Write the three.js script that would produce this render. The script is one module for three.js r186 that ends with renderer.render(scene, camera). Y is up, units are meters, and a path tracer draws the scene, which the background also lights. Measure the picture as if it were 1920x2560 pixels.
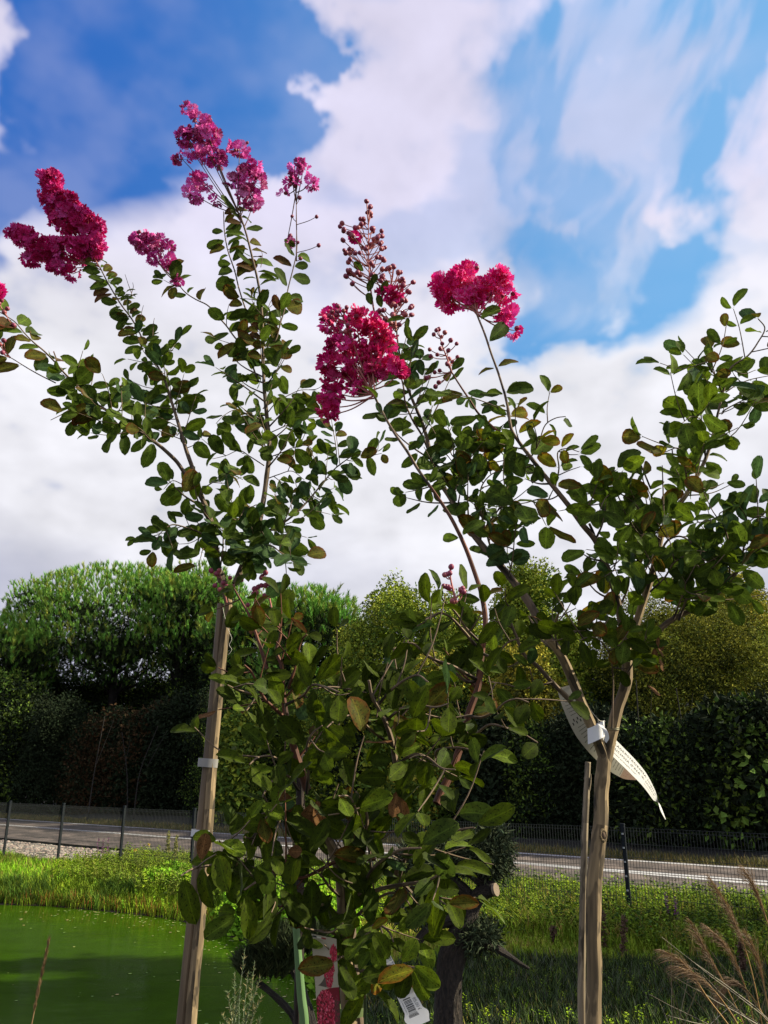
import * as THREE from 'three';
import { mergeGeometries, toCreasedNormals } from 'three/addons/utils/BufferGeometryUtils.js';

// ---------------------------------------------------------------- camera, sky, sun, exposure
const scene = new THREE.Scene();
const EXPOSURE = 1.6;                                                      // the photograph is exposed for the shade
const EYE = new THREE.Vector3(0, 2.5, 0), PITCH = 18 * Math.PI / 180, FOCAL = 1971;
const camera = new THREE.PerspectiveCamera(2 * Math.atan(1280 / FOCAL) * 180 / Math.PI, 0.75, 0.05, 4000);
camera.position.copy(EYE); camera.rotation.set(PITCH, 0, 0);
const SUN_AZ = 88 * Math.PI / 180, SUN_EL = 36 * Math.PI / 180;           // azimuth from straight ahead, to the right
const SUN = new THREE.Vector3(Math.sin(SUN_AZ) * Math.cos(SUN_EL), Math.sin(SUN_EL), -Math.cos(SUN_AZ) * Math.cos(SUN_EL));
const sun = new THREE.DirectionalLight(new THREE.Color(1, 0.91, 0.70), 5);
sun.position.copy(SUN).multiplyScalar(80); sun.castShadow = true; sun.name = 'sun';
sun.shadow.mapSize.set(4096, 4096); sun.shadow.radius = 1.2;
Object.assign(sun.shadow.camera, { left: -60, right: 60, top: 60, bottom: -60, near: 1, far: 250 });
scene.add(sun, sun.target);
const renderer = new THREE.WebGLRenderer({ antialias: true });
renderer.toneMapping = THREE.LinearToneMapping; renderer.toneMappingExposure = EXPOSURE; renderer.shadowMap.enabled = true;

// ---------------------------------------------------------------- random numbers and noise
function rngOf(a) { return () => { a = (a + 0x6d2b79f5) | 0; let t = Math.imul(a ^ (a >>> 15), 1 | a); t = (t + Math.imul(t ^ (t >>> 7), 61 | t)) ^ t; return ((t ^ (t >>> 14)) >>> 0) / 4294967296; }; }
const R = rngOf(7);
const rr = (a, b, f = R) => a + (b - a) * f();
const clamp = (x, a, b) => x < a ? a : x > b ? b : x, mix = (a, b, t) => a + (b - a) * t;
const sstep = (a, b, x) => { const t = clamp((x - a) / (b - a), 0, 1); return t * t * (3 - 2 * t); };
const HN = new Float32Array(65536); { const f = rngOf(99); for (let i = 0; i < 65536; i++) HN[i] = f(); }
function vn(x, y, px = 256, py = 256) {                                     // value noise, repeats every px, py
  const ix = Math.floor(x), iy = Math.floor(y); let fx = x - ix, fy = y - iy; fx = fx * fx * (3 - 2 * fx); fy = fy * fy * (3 - 2 * fy);
  const a = ((ix % px) + px) % px, b = (a + 1) % px, c = ((iy % py) + py) % py, d = (c + 1) % py;
  const k = (u, v) => HN[((u * 374761 + v * 668265 + 12345) >>> 0) & 65535];
  return mix(mix(k(a, c), k(b, c), fx), mix(k(a, d), k(b, d), fx), fy);
}
function fbm(x, y, oct = 5, p = 256) { let s = 0, a = 0.5, n = 0, q = p; for (let i = 0; i < oct; i++) { s += a * vn(x, y, q, q); n += a; a *= 0.5; x *= 2; y *= 2; q = Math.min(256, q * 2); } return s / n; }

// ---------------------------------------------------------------- sky: blue air with broken cloud, by azimuth (right positive) and elevation in degrees
{
  const cvn = (x, y) => { const ix = Math.floor(x), iy = Math.floor(y); let fx = x - ix, fy = y - iy; fx *= fx * (3 - 2 * fx); fy *= fy * (3 - 2 * fy); const a = ix & 255, b = (ix + 1) & 255, c = (iy & 255) << 8, d = ((iy + 1) & 255) << 8, p = HN[a | c], q = HN[b | c], r = HN[a | d], s = HN[b | d]; const u = p + (q - p) * fx; return u + (r + (s - r) * fx - u) * fy; };
  const cfb = (x, y, oct) => { let s = 0, a = 0.5, n = 0; for (let i = 0; i < oct; i++) { s += a * cvn(x, y); n += a; a *= 0.5; x = x * 2 + 17; y = y * 2 + 29; } return s / n; };
  const W = 2304, H = 1152, data = new Float32Array(W * H * 4);
  const holes = [[-21.5, 46.5, 8.6, 4.6, 1.7], [-13, 46.8, 5, 3.4, 1.5], [-9.2, 45.0, 2.6, 1.8, 1.3], [-24, 53, 9, 4, 1.4], [-27.5, 39.8, 6, 3.1, 1.6], [-31.5, 34, 2.3, 2.8, 1.2], [17.2, 44, 4.4, 5.4, 1.05], [20.2, 38, 5.2, 4.6, 1.1],
    [26.5, 41.5, 4, 4.6, .9], [25.6, 47, 7, 2.8, .95], [18.4, 32.6, 5, 2.9, 1.25], [11, 30, 2.6, 1.8, 1.2], [14, 34.5, 4, 3, .8], [12.3, 42.2, 2.6, 3.2, .8], [30, 46, 4, 2.4, .6]];
  const adds = [[-32, 42.5, 2.6, 4.8, 1.5], [13.5, 36.8, 3.4, 2.2, .7], [24.5, 36.2, 2.6, 1.6, .6], [29, 41.5, 1.6, 3.4, .5], [28.5, 38, 2.6, 1.8, .5], [22.8, 36.4, 2.2, 1.4, .4], [8, 33.2, 4, 3, .5], [30, 35, 4, 3, .45], [26, 46.6, 2.5, 1, .3], [15.5, 43, 1.2, 2, .25]];
  for (let r = 0; r < H; r++) {
    const el = ((r + 0.5) / H - 0.5) * 180;
    for (let c = 0; c < W; c++) {
      const phi = ((c + 0.5) / W - 0.5) * 360;                               // atan2(z, x)
      let az = phi + 90; if (az > 180) az -= 360;
      const o = (r * W + c) * 4; data[o + 3] = 1;
      if (el < -1) { data[o] = 0.12; data[o + 1] = 0.13; data[o + 2] = 0.1; continue; }
      const e = Math.max(el, 0), ca = Math.cos(e * Math.PI / 180);
      const X = Math.sin(az * Math.PI / 180) * ca, Y = Math.cos(az * Math.PI / 180) * ca, Z = Math.sin(e * Math.PI / 180);
      // a cloud sheet far up, seen in perspective; near the horizon it flattens
      const k = 1 / (Z + 0.28), px = X * k + 5, py = Y * k + 5;
      const warp = cfb(px * 3.1 + 9, py * 3.1 + 2, 4);
      const puff = cfb(px * 8.5 + warp * 1.6, py * 8.5 + 70 + warp * 1.4, 7);
            const near = 1 - sstep(32, 55, Math.hypot(az * ca, (e - 28) * 0.95));   // how much the listed clearings count
      const close = near > 0, fine = close ? cfb(px * 40 + 3, py * 40 + 17, 4) : 0.5, mid = cfb(px * 17 + 11, py * 17 + 31, 5), lean = sstep(3, 15, az + (warp - 0.5) * 16 + (puff - 0.5) * 10 - (e - 38) * 0.35) * sstep(28, 36, e + (puff - 0.5) * 8);   // streaks on the right, heaps elsewhere
      const calm = mix(1, 0.5, lean), wob = calm * ((warp - 0.5) * 6 + (mid - 0.5) * 7 + (fine - 0.5) * 1.6), wob2 = calm * ((puff - 0.5) * 8 + (mid - 0.5) * 6 + (fine - 0.5) * 1.6);
      let cover = 1.2;
      if (close) for (const [a, b, ra, rb, s] of holes) { const q = Math.hypot((az - a + wob) / ra, (e - b + wob2) / rb); if (q < 2.1) cover -= s * 1.15 * Math.pow(1 - sstep(0, 2.1, q), 0.8); }
      cover = Math.max(cover, mix(-0.35, 0.10, lean)) + 0.4 * (1 - sstep(24, 32, e)) * sstep(-30, -24, az);
      if (close) for (const [a, b, ra, rb, s] of adds) { const q = Math.hypot((az - a + wob) / ra, (e - b + wob2) / rb); if (q < 1.4) cover += s * (1 - sstep(0.2, 1.3, q)); }
      const wide = 0.72 + 1.5 * (cfb(px * 1.6 + 31, py * 1.6 + 5, 4) - 0.45);
      cover = mix(Math.max(wide, 1 - sstep(10, 26, e)), cover, near);
      // streaks run up to the right in the view: along azimuth and elevation together
      const su = az * 0.62 + e * 0.78, sv = az * 0.78 - e * 0.62, st = !close || lean === 0 ? 0.5 : cfb(su * 0.13 + 20 + warp * 2.2, sv * 0.3 + 60 + warp * 3.4, 6), st2 = !close || lean === 0 ? 0.5 : cfb(su * 0.3 + 7 + mid * 1.4, sv * 0.8 + 11 + mid * 2.4, 5);
      const n = mix(puff * 0.55 + mid * 0.45, st * 0.62 + st2 * 0.2 + mid * 0.18, lean) * 0.9 + fine * 0.1;
      const d = sstep(mix(0.05, 0.0, lean), mix(1.2, 1.35, lean), cover + (n - 0.5) * mix(3.0, 4.2, lean));
      // air
      const s = clamp(X * SUN.x + Z * SUN.y - Y * SUN.z, -1, 1), glow = Math.pow((s + 1) / 2, 2.2), t = Math.pow(1 - Z, 3);
      const toR = sstep(-30, 32, az) * near + 0.5 * (1 - near) * (0.5 + 0.5 * s) ;
      let br = mix(0.030, 0.150, toR), bg = mix(0.15, 0.44, toR), bb = mix(0.54, 0.82, toR);
      br += t * 0.16; bg += t * 0.2; bb += t * 0.16;
      // cloud: bright and faintly violet high up, grey-blue below
      const low = 1 - sstep(4, 21, e + (warp - 0.5) * 14 + 6 * Math.exp(-Math.pow((az - 8) / 15, 2)) + 5 * Math.exp(-Math.pow((az + 16) / 7, 2) - Math.pow((e - 17) / 7, 2)));
      const tone = 0.97 + 0.3 * (cfb(px * 5 + 60, py * 5 + 8, 5) - 0.5) + 0.10 * (glow - 0.3) + 0.3 * (puff - 0.5) + 0.16 * (mid - 0.5);
      const hi = sstep(27, 40, e);
      let cr = tone * mix(0.90, 0.76, hi), cg = tone * mix(0.895, 0.725, hi), cb = tone * mix(0.95, 0.905, hi);
      cr = mix(cr, 0.47, low * 0.93); cg = mix(cg, 0.485, low * 0.93); cb = mix(cb, 0.62, low * 0.93);
      const thin = 1 - Math.exp(-3.2 * d);
      const veil = 0.16 * (close ? sstep(0.42, 0.7, cfb(px * 7 + 44, py * 7 + 3, 5)) : 0) * near + (0.08 + 0.42 * sstep(0.44, 0.66, st)) * lean, rift = !close ? 0 : 0.3 * sstep(0.5, 0.68, cfb(px * 6.5 + 13 + warp, py * 9 + 91, 5)) * sstep(29, 36, e) * sstep(-9, -4, az) * near;
      const al = Math.max((d * 0.55 + thin * 0.45) * (1 - rift), veil);
      data[o] = mix(br, cr, al) / EXPOSURE; data[o + 1] = mix(bg, cg, al) / EXPOSURE; data[o + 2] = mix(bb, cb, al) / EXPOSURE;
    }
  }
  const sky = new THREE.DataTexture(data, W, H, THREE.RGBAFormat, THREE.FloatType);
  sky.mapping = THREE.EquirectangularReflectionMapping; sky.magFilter = THREE.LinearFilter; sky.colorSpace = THREE.LinearSRGBColorSpace; sky.needsUpdate = true;
  scene.background = sky; scene.environment = sky;
}

// ---------------------------------------------------------------- helpers
const V = (x, y, z) => new THREE.Vector3(x, y, z), UP = V(0, 1, 0);
const cP = Math.cos(PITCH), sP = Math.sin(PITCH);
function ray(u, v) { const x = (u - 960) / FOCAL, y = (1280 - v) / FOCAL; return [x, sP + y * cP, cP - y * sP]; }
function at(u, v, ahead) { const [x, y, f] = ray(u, v); return V(EYE.x + x / f * ahead, EYE.y + y / f * ahead, EYE.z - ahead); }   // the point so many metres ahead on a line of sight
function onGround(u, v, y = 0) { const [x, b, f] = ray(u, v), t = (y - EYE.y) / b; return V(x * t, y, -f * t); }
const CROP = { A: [0, 200, .42195], B: [650, 450, .42195], C: [0, 700, .42195], D: [650, 950, .42195], E: [1220, 750, .42195], F: [400, 1350, .42195], G: [1220, 1550, .42195], H: [800, 1650, .42195],
  Z: [600, 1950, .3617], Q: [0, 1900, .3978], W: [1150, 2000, .4641], N: [900, 900, .3315], M: [560, 1500, .3014], O: [1000, 1400, .3014], S: [380, 1900, .2411] };
const sheet = (k, x, y) => { const c = CROP[k]; return [c[0] + x * c[2], c[1] + y * c[2]]; };
function trace(k, z0, z1, ...xy) { const n = xy.length / 2, p = []; for (let i = 0; i < n; i++) { const [u, v] = sheet(k, xy[2 * i], xy[2 * i + 1]); p.push(at(u, v, mix(z0, z1, n > 1 ? i / (n - 1) : 0))); } return p; }

const used = {};
function numbered(name) { const n = used[name] = (used[name] ?? -1) + 1; return n ? name + '_' + String(n).padStart(3, '0') : name; }
function tag(o, label, category, group) { o.userData.label = label; o.userData.category = category; if (group) o.userData.group = group; return o; }
function thing(name, label, category, pos = V(0, 0, 0), group) { const g = new THREE.Group(); g.name = numbered(name); g.position.copy(pos); scene.add(g); return tag(g, label, category, group); }
const shade = (o) => { o.castShadow = o.receiveShadow = true; return o; };
function part(name, geo, mat, parent) {                                      // geometry given in world places; kept relative to its thing
  const m = shade(new THREE.Mesh(geo, mat)); m.name = name;
  let p = parent; const off = V(0, 0, 0); while (p && p !== scene) { off.add(p.position); p = p.parent; }
  geo.translate(-off.x, -off.y, -off.z); parent.add(m); return m;
}
function structure(name, geo, mat) { const m = shade(new THREE.Mesh(geo, mat)); m.name = name; m.userData.kind = 'structure'; scene.add(m); return m; }
function copies(name, geo, mat, mats, parent, colors) {
  const m = shade(new THREE.InstancedMesh(geo, mat, mats.length)); m.name = name; mats.forEach((x, i) => m.setMatrixAt(i, x));
  if (colors) colors.forEach((c, i) => m.setColorAt(i, c));
  m.userData.kind = 'stuff'; parent.add(m); return m;
}
const lin = (r, g, b) => new THREE.Color().setRGB(r, g, b);
function std(r, g, b, rough = 0.8, extra = {}) { return new THREE.MeshPhysicalMaterial({ color: lin(r, g, b), roughness: rough, ...extra }); }
function grain(w, h, fn, srgb = true, rx = 1, ry = 1) {                        // a repeating texture from fn(u, v) -> grey or [r, g, b] in 0..1
  const d = new Uint8Array(w * h * 4);
  for (let y = 0; y < h; y++) for (let x = 0; x < w; x++) { const c = fn(x / w, y / h), o = (y * w + x) * 4, a = Array.isArray(c) ? c : [c, c, c]; for (let k = 0; k < 3; k++) d[o + k] = clamp(a[k], 0, 1) * 255; d[o + 3] = 255; }
  const t = new THREE.DataTexture(d, w, h, THREE.RGBAFormat); t.wrapS = t.wrapT = THREE.RepeatWrapping; t.magFilter = t.minFilter = THREE.LinearFilter; t.repeat.set(rx, ry);
  if (srgb) t.colorSpace = THREE.SRGBColorSpace; t.needsUpdate = true; return t;
}
function smooth(pts, n) { return new THREE.CatmullRomCurve3(pts, false, 'centripetal').getPoints(n); }
function tube(pts, r0, r1, o = {}) {                                          // tapered limb; uv in metres round and along it
  const per = o.per ?? 5, sides = o.sides ?? 7, P = pts.length > 2 || o.smooth ? smooth(pts, Math.max(2, (pts.length - 1) * per)) : pts, n = P.length;
  const pos = [], uv = [], idx = []; let len = 0, N = V(0.3, 0.1, 1), bump = o.bump ?? 0;
  for (let i = 0; i < n; i++) {
    const T = P[Math.min(n - 1, i + 1)].clone().sub(P[Math.max(0, i - 1)]).normalize();
    N.addScaledVector(T, -N.dot(T)).normalize(); const B = T.clone().cross(N), t = i / (n - 1);
    if (i) len += P[i].distanceTo(P[i - 1]);
    let r = mix(r0, r1, Math.pow(t, o.pow ?? 1)); if (o.flare) r *= 1 + o.flare * Math.exp(-len / (r0 * 4)); if (o.rad) r *= o.rad(t, len);
    for (let s = 0; s <= sides; s++) {
      const a = (s % sides) / sides * Math.PI * 2, k = r * (1 + bump * (vn(len / (r0 * 3) + 7, (s % sides) * 1.7 + 3) - 0.5));
      pos.push(P[i].x + (N.x * Math.cos(a) + B.x * Math.sin(a)) * k, P[i].y + (N.y * Math.cos(a) + B.y * Math.sin(a)) * k, P[i].z + (N.z * Math.cos(a) + B.z * Math.sin(a)) * k);
      uv.push(s / sides * Math.PI * 2 * r0, len);
      if (i && s) { const q = sides + 1, c = i * q + s; idx.push(c - 1, c, c - q, c - 1, c - q, c - q - 1); }
    }
  }
  const base = pos.length / 3;                                               // end cap
  pos.push(P[n - 1].x, P[n - 1].y, P[n - 1].z); uv.push(0, len);
  for (let s = 0; s < sides; s++) idx.push(base - sides - 1 + s, base, base - sides + s);
  const g = new THREE.BufferGeometry(); g.setAttribute('position', new THREE.Float32BufferAttribute(pos, 3)); g.setAttribute('uv', new THREE.Float32BufferAttribute(uv, 2)); g.setIndex(idx.map((x) => x));
  for (let i = 0; i < idx.length; i += 3) { const t = idx[i + 1]; idx[i + 1] = idx[i + 2]; idx[i + 2] = t; }
  g.setIndex(idx); g.computeVertexNormals(); return g;
}
function tris(list, normals) { const g = new THREE.BufferGeometry(); g.setAttribute('position', new THREE.Float32BufferAttribute(list, 3)); if (normals) g.setAttribute('normal', new THREE.Float32BufferAttribute(normals, 3)); else g.computeVertexNormals(); return g; }
const joined = (list) => mergeGeometries(list.map((g) => { const q = g.index ? g.toNonIndexed() : g; for (const k of Object.keys(q.attributes)) if (!['position', 'normal', 'uv'].includes(k)) q.deleteAttribute(k); if (!q.attributes.uv) q.setAttribute('uv', new THREE.Float32BufferAttribute(new Float32Array(q.attributes.position.count * 2), 2)); return q; }));
const rdir = (f = R) => { const z = f() * 2 - 1, a = f() * 6.2832, r = Math.sqrt(1 - z * z); return V(r * Math.cos(a), z, r * Math.sin(a)); };
function frame(pos, y, n, s) {                                               // matrix with +Y along y, +Z about along n
  const Y = y.clone().normalize(), Z = n.clone().addScaledVector(Y, -n.dot(Y)); if (Z.lengthSq() < 1e-6) Z.set(Y.y, -Y.x, 0.01); Z.normalize();
  const X = Y.clone().cross(Z), m = new THREE.Matrix4().makeBasis(X, Y, Z); m.scale(typeof s === 'number' ? V(s, s, s) : s); m.setPosition(pos); return m;
}

// ---------------------------------------------------------------- ground, pond, road
const WATER = -0.28;
const shore = [[-420, 2256], [-150, 2258], [0, 2262], [130, 2266], [330, 2285], [430, 2297], [520, 2322], [600, 2352], [680, 2396], [750, 2445], [820, 2500], [870, 2570], [890, 2680], [600, 2800], [-500, 2800], [-900, 2560], [-700, 2330]].map(([u, v]) => onGround(u, v, WATER));
function shoreDist(x, z) {                                                     // metres to the shore line, negative over water
  let d = 1e9, inside = false;
  for (let i = 0, j = shore.length - 1; i < shore.length; j = i++) {
    const a = shore[i], b = shore[j], ex = b.x - a.x, ez = b.z - a.z, t = clamp(((x - a.x) * ex + (z - a.z) * ez) / (ex * ex + ez * ez), 0, 1);
    d = Math.min(d, Math.hypot(x - a.x - ex * t, z - a.z - ez * t));
    if ((a.z > z) !== (b.z > z) && x < (b.x - a.x) * (z - a.z) / (b.z - a.z) + a.x) inside = !inside;
  }
  return inside ? -d : d;
}
const FENCE0 = V(-10.9, 0, -24.5), FENCED = V(14.9 / 18.11, 0, 10.3 / 18.11);   // along the fence, towards the right
const ROADQ = V(-19.3, 0, -42.5), ROADD = V(0.811, 0, 0.586), ROADN = V(0.586, 0, -0.811);   // far white line, its direction, away from the camera
const acrossFence = (x, z) => (x - FENCE0.x) * FENCED.z - (z - FENCE0.z) * FENCED.x;    // above 0 beyond the fence
const acrossRoad = (x, z) => (x - ROADQ.x) * ROADN.x + (z - ROADQ.z) * ROADN.z;          // 0 at the far white line, below 0 on the road
function height(x, z) {
  let h = 0.02 * (fbm(x * 0.35 + 20, z * 0.35 + 30, 3) - 0.5) * 6 * sstep(-1, -9, z);
  const d = -z;
  h *= 1 - sstep(-9, -7.2, acrossRoad(x, z));
  h += 0.85 * (1 - sstep(4.2, 8, d));
  const f = acrossFence(x, z); h += 0.05 * Math.exp(-Math.pow((f - 0.7) / 1.1, 2)) * sstep(-4, 0, x);   // low bank along the fence on the right
  if (d > 5 && d < 26 && x < 8) { const s = shoreDist(x, z); if (s < 1.2) h = mix(WATER - 0.5 * sstep(0, 1.2, -s) - 0.02, h, sstep(-0.05, 1.0, s)); }
  const r = acrossRoad(x, z); if (r > 0.4) h += 0.25 * sstep(0.6, 3, r);
  return h;
}
const axis = (lo, hi, step, far) => { const a = []; for (let x = lo; x <= hi; x += step) a.push(x); let s = step, x = hi; const up = []; while (x < far) { s *= 1.35; x += s; up.push(x); } const dn = up.map((q) => lo - (q - hi)).reverse(); return [...dn, ...a, ...up]; };
{
  const xs = axis(-16, 12, 0.28, 2500), zs = axis(-32, -2, 0.28, 2500), pos = [], uv = [], idx = [], col = [];
  for (const z of zs) for (const x of xs) {
    pos.push(x, height(x, z), z); uv.push(x / 3, z / 3);
    const f = acrossFence(x, z), gravel = sstep(0.2, 0.8, f) * sstep(-7.0, -8.2, x + (vn(x * 1.3, z * 1.3) - 0.5) * 2) * (acrossRoad(x, z) < -5 ? 1 : 0), dry = vn(x * 0.5 + 3, z * 0.5 + 9);
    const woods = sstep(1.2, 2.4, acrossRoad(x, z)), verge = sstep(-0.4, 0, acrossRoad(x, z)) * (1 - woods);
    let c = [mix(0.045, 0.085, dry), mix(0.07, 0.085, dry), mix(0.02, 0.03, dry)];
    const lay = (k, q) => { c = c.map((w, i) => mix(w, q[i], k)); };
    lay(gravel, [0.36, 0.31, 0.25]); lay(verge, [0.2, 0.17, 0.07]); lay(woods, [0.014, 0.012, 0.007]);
    const s = z < -5 && z > -26 && x < 8 ? shoreDist(x, z) : 9; lay(1 - sstep(0.1, 0.5, s), [0.07, 0.035, 0.014]);
    col.push(...c);
  }
  const n = xs.length;
  for (let j = 0; j < zs.length - 1; j++) for (let i = 0; i < n - 1; i++) { const a = j * n + i; idx.push(a, a + n, a + 1, a + 1, a + n, a + n + 1); }
  const g = new THREE.BufferGeometry(); g.setAttribute('position', new THREE.Float32BufferAttribute(pos, 3)); g.setAttribute('uv', new THREE.Float32BufferAttribute(uv, 2)); g.setAttribute('color', new THREE.Float32BufferAttribute(col, 3)); g.setIndex(idx); g.computeVertexNormals();
  const soil = grain(512, 512, (u, v) => 0.62 + 0.5 * (fbm(u * 24, v * 24, 5, 24) - 0.5) + 0.45 * (fbm(u * 90, v * 90, 3, 90) - 0.5));
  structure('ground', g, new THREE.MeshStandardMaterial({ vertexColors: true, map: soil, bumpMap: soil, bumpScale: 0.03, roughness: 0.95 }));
  // pond
  const s = new THREE.Shape(shore.map((p) => new THREE.Vector2(p.x, p.z))), wg = new THREE.ShapeGeometry(s); wg.rotateX(Math.PI / 2); wg.translate(0, WATER, 0);
  { const ix = wg.index.array; for (let i = 0; i < ix.length; i += 3) { const t = ix[i]; ix[i] = ix[i + 1]; ix[i + 1] = t; } wg.computeVertexNormals(); const p = wg.attributes.position, q = []; for (let i = 0; i < p.count; i++) q.push(p.getX(i) / 6, p.getZ(i) / 6); wg.setAttribute('uv', new THREE.Float32BufferAttribute(q, 2)); }
  const film = grain(512, 512, (u, v) => { const a = fbm(u * 6, v * 14, 6, 6), b = fbm(u * 40 + 3, v * 40, 4, 40), k = 0.82 + 0.16 * (a - 0.5) + 0.14 * (b - 0.5); return [k * 0.95, k, k * 0.8]; });
  const ripple = grain(512, 512, (u, v) => 0.5 + 0.6 * (fbm(u * 10 + 4, v * 26, 5, 10) - 0.5), false);
  structure('pond_water', wg, std(0.052, 0.112, 0.004, 0.13, { map: film, bumpMap: ripple, bumpScale: 0.006, specularIntensity: 0.6 }));
}
const strip = (pts, y, name, mat) => { const s = new THREE.Shape(pts.map((p) => new THREE.Vector2(p.x, -p.z))), g = new THREE.ShapeGeometry(s); g.rotateX(-Math.PI / 2); g.translate(0, y, 0); const p = g.attributes.position, q = []; for (let i = 0; i < p.count; i++) q.push(p.getX(i) / 2, p.getZ(i) / 2); g.setAttribute('uv', new THREE.Float32BufferAttribute(q, 2)); return name === 'road' ? structure(name, g, mat) : g; };
const onRoad = (s, n) => V(ROADQ.x + ROADD.x * s + ROADN.x * n, 0, ROADQ.z + ROADD.z * s + ROADN.z * n);
{
  const tar = grain(512, 512, (u, v) => 0.7 + 0.5 * (fbm(u * 3, v * 3, 5, 3) - 0.5) - 0.14 * sstep(0.5, 0.53, fbm(u * 4 + 9, v * 4, 3, 4)) + 0.5 * (fbm(u * 128, v * 128, 2, 128) - 0.5));
  const road = strip([onRoad(-120, 0.35), onRoad(160, 0.35), onRoad(160, -6.1), onRoad(-120, -6.1)], 0.075, 'road', std(0.23, 0.18, 0.145, 0.85, { map: tar, bumpMap: tar, bumpScale: 0.006 }));
  const worn = grain(256, 256, (u, v) => 0.8 + 0.35 * (fbm(u * 40, v * 40, 4, 40) - 0.5));
  const paint = std(0.8, 0.79, 0.76, 0.6, { map: worn });
  const line = (s0, s1, n, w) => strip([onRoad(s0, n - w / 2), onRoad(s0, n + w / 2), onRoad(s1, n + w / 2), onRoad(s1, n - w / 2)], 0.081, 'l');
  part('edge_line', line(-100, 140, 0, 0.22), paint, road);
  part('centre_line', line(-100, 140, -2.32, 0.3), paint, road);
  part('near_edge_line', line(-60, 8.6, -5.3, 0.32), paint, road);
  // the white wedge beside the centre line on the right
  const w = [[0, -2.55], [2.2, -2.52], [6.6, -2.72], [8.9, -3.2], [6.4, -3.05], [3, -2.72]], s0 = (() => { const p = onGround(1270, 2160, 0.08); return (p.x - ROADQ.x) * ROADD.x + (p.z - ROADQ.z) * ROADD.z; })();
  part('painted_wedge', strip(w.map(([s, n]) => onRoad(s0 + s, n)), 0.081, 'l'), paint, road);
}

// ---------------------------------------------------------------- welded mesh fence along the road
{
  const postMat = std(0.011, 0.015, 0.019, 0.75, { specularIntensity: 0.3 }), wireMat = std(0.012, 0.016, 0.015, 0.5), clipMat = std(0.3, 0.32, 0.33, 0.4);
  const f = thing('mesh_fence', 'dark welded wire fence on steel posts between the bank and the road', 'fence', FENCE0.clone());
  const step = 18.11 / 7, spot = (k) => { const p = FENCE0.clone().addScaledVector(FENCED, k * step); p.y = height(p.x, p.z) * 0.6; return p; }, ang = Math.atan2(-FENCED.z, FENCED.x), HT = 1.5;
  for (let k = -3; k <= 9; k++) {
    const p = spot(k);
    const g = new THREE.BoxGeometry(0.062, HT + 0.5, 0.05); g.rotateY(ang); g.translate(p.x, p.y + (HT + 0.06) / 2 - 0.22, p.z); const post = part('post', g, postMat, f);
    const cap = new THREE.BoxGeometry(0.07, 0.03, 0.058); cap.rotateY(ang); cap.translate(p.x, p.y + HT + 0.075, p.z); part('post_cap', cap, postMat, post);
    if (k > 3) { const c = []; for (let i = 0; i < 7; i++) { const q = new THREE.BoxGeometry(0.03, 0.025, 0.02); q.translate(0, p.y + 0.14 + i * 0.215, 0.034); q.rotateY(ang); q.translate(p.x, 0, p.z); c.push(q); } const m = part('clips', joined(c), clipMat, post); m.userData.kind = 'stuff'; }
    if (k === 9) break;
    const q = spot(k + 1), wires = [], L = step - 0.08;
    const bar = (x0, y0, x1, y1, zf, r) => { const dx = x1 - x0, dy = y1 - y0, l = Math.hypot(dx, dy), b = new THREE.BoxGeometry(dx ? l : r, dx ? r : l, r); b.translate((x0 + x1) / 2, (y0 + y1) / 2, zf); wires.push(b); };
    for (let i = 0; i <= 50; i++) { const x = 0.04 + L * i / 50; bar(x, 0.06, x, HT + 0.03, 0.036, 0.0058); }
    for (let j = 0; j <= 7; j++) { bar(0.04, 0.08 + j * 0.2, 0.04 + L, 0.08 + j * 0.2, 0.042, 0.006); if (j % 3 === 1) { bar(0.04, 0.13 + j * 0.2, 0.04 + L, 0.13 + j * 0.2, 0.058, 0.006); } }
    const w = joined(wires); w.rotateY(ang); const pp = w.attributes.position; for (let i = 0; i < pp.count; i++) { const t = ((pp.getX(i) * FENCED.x + pp.getZ(i) * FENCED.z)) / step; pp.setY(i, pp.getY(i) + mix(p.y, q.y, t)); } w.translate(p.x, 0, p.z);
    part('wire_panel', w, wireMat, f).userData.kind = 'stuff';
  }
}

// ---------------------------------------------------------------- trees and shrubs beyond the road
const barkMap = grain(128, 512, (u, v) => 0.55 + 0.7 * (fbm(u * 10, v * 14, 5, 10) - 0.5) + 0.4 * (fbm(u * 40, v * 30 + 9, 3, 40) - 0.5), true, 8, 1.6);
const barkDark = std(0.05, 0.036, 0.025, 0.95, { map: barkMap, bumpMap: barkMap, bumpScale: 0.02 }), barkGrey = std(0.1, 0.085, 0.065, 0.95, { map: barkMap, bumpMap: barkMap, bumpScale: 0.02 });
const leafMat = (r, g, b, t = 0.3) => std(r, g, b, 0.9, { transmission: t, specularIntensity: 0.4 });
const tintable = std(1, 1, 1, 0.9, { specularIntensity: 0.3 });
const opaque = std(1, 1, 1, 0.9, { specularIntensity: 0.3 });
function leafSpray(f, n, spread, len, wid) {                                   // loose spray of folded leaves
  const p = [];
  for (let i = 0; i < n; i++) {
    const o = rdir(f).multiplyScalar(spread * Math.cbrt(f())), d = rdir(f).addScaledVector(o, 1 / spread).normalize(), s = d.clone().cross(rdir(f)).normalize(), l = len * rr(0.7, 1.2, f), w = wid * rr(0.8, 1.2, f), up = d.clone().cross(s).multiplyScalar(w * 0.25);
    const a = o, m = o.clone().addScaledVector(d, l * 0.5), e = o.clone().addScaledVector(d, l), b = m.clone().addScaledVector(s, w * 0.5).add(up), c = m.clone().addScaledVector(s, -w * 0.5).add(up);
    p.push(...a.toArray(), ...b.toArray(), ...e.toArray(), ...a.toArray(), ...e.toArray(), ...c.toArray());
  }
  return tris(p);
}
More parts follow.
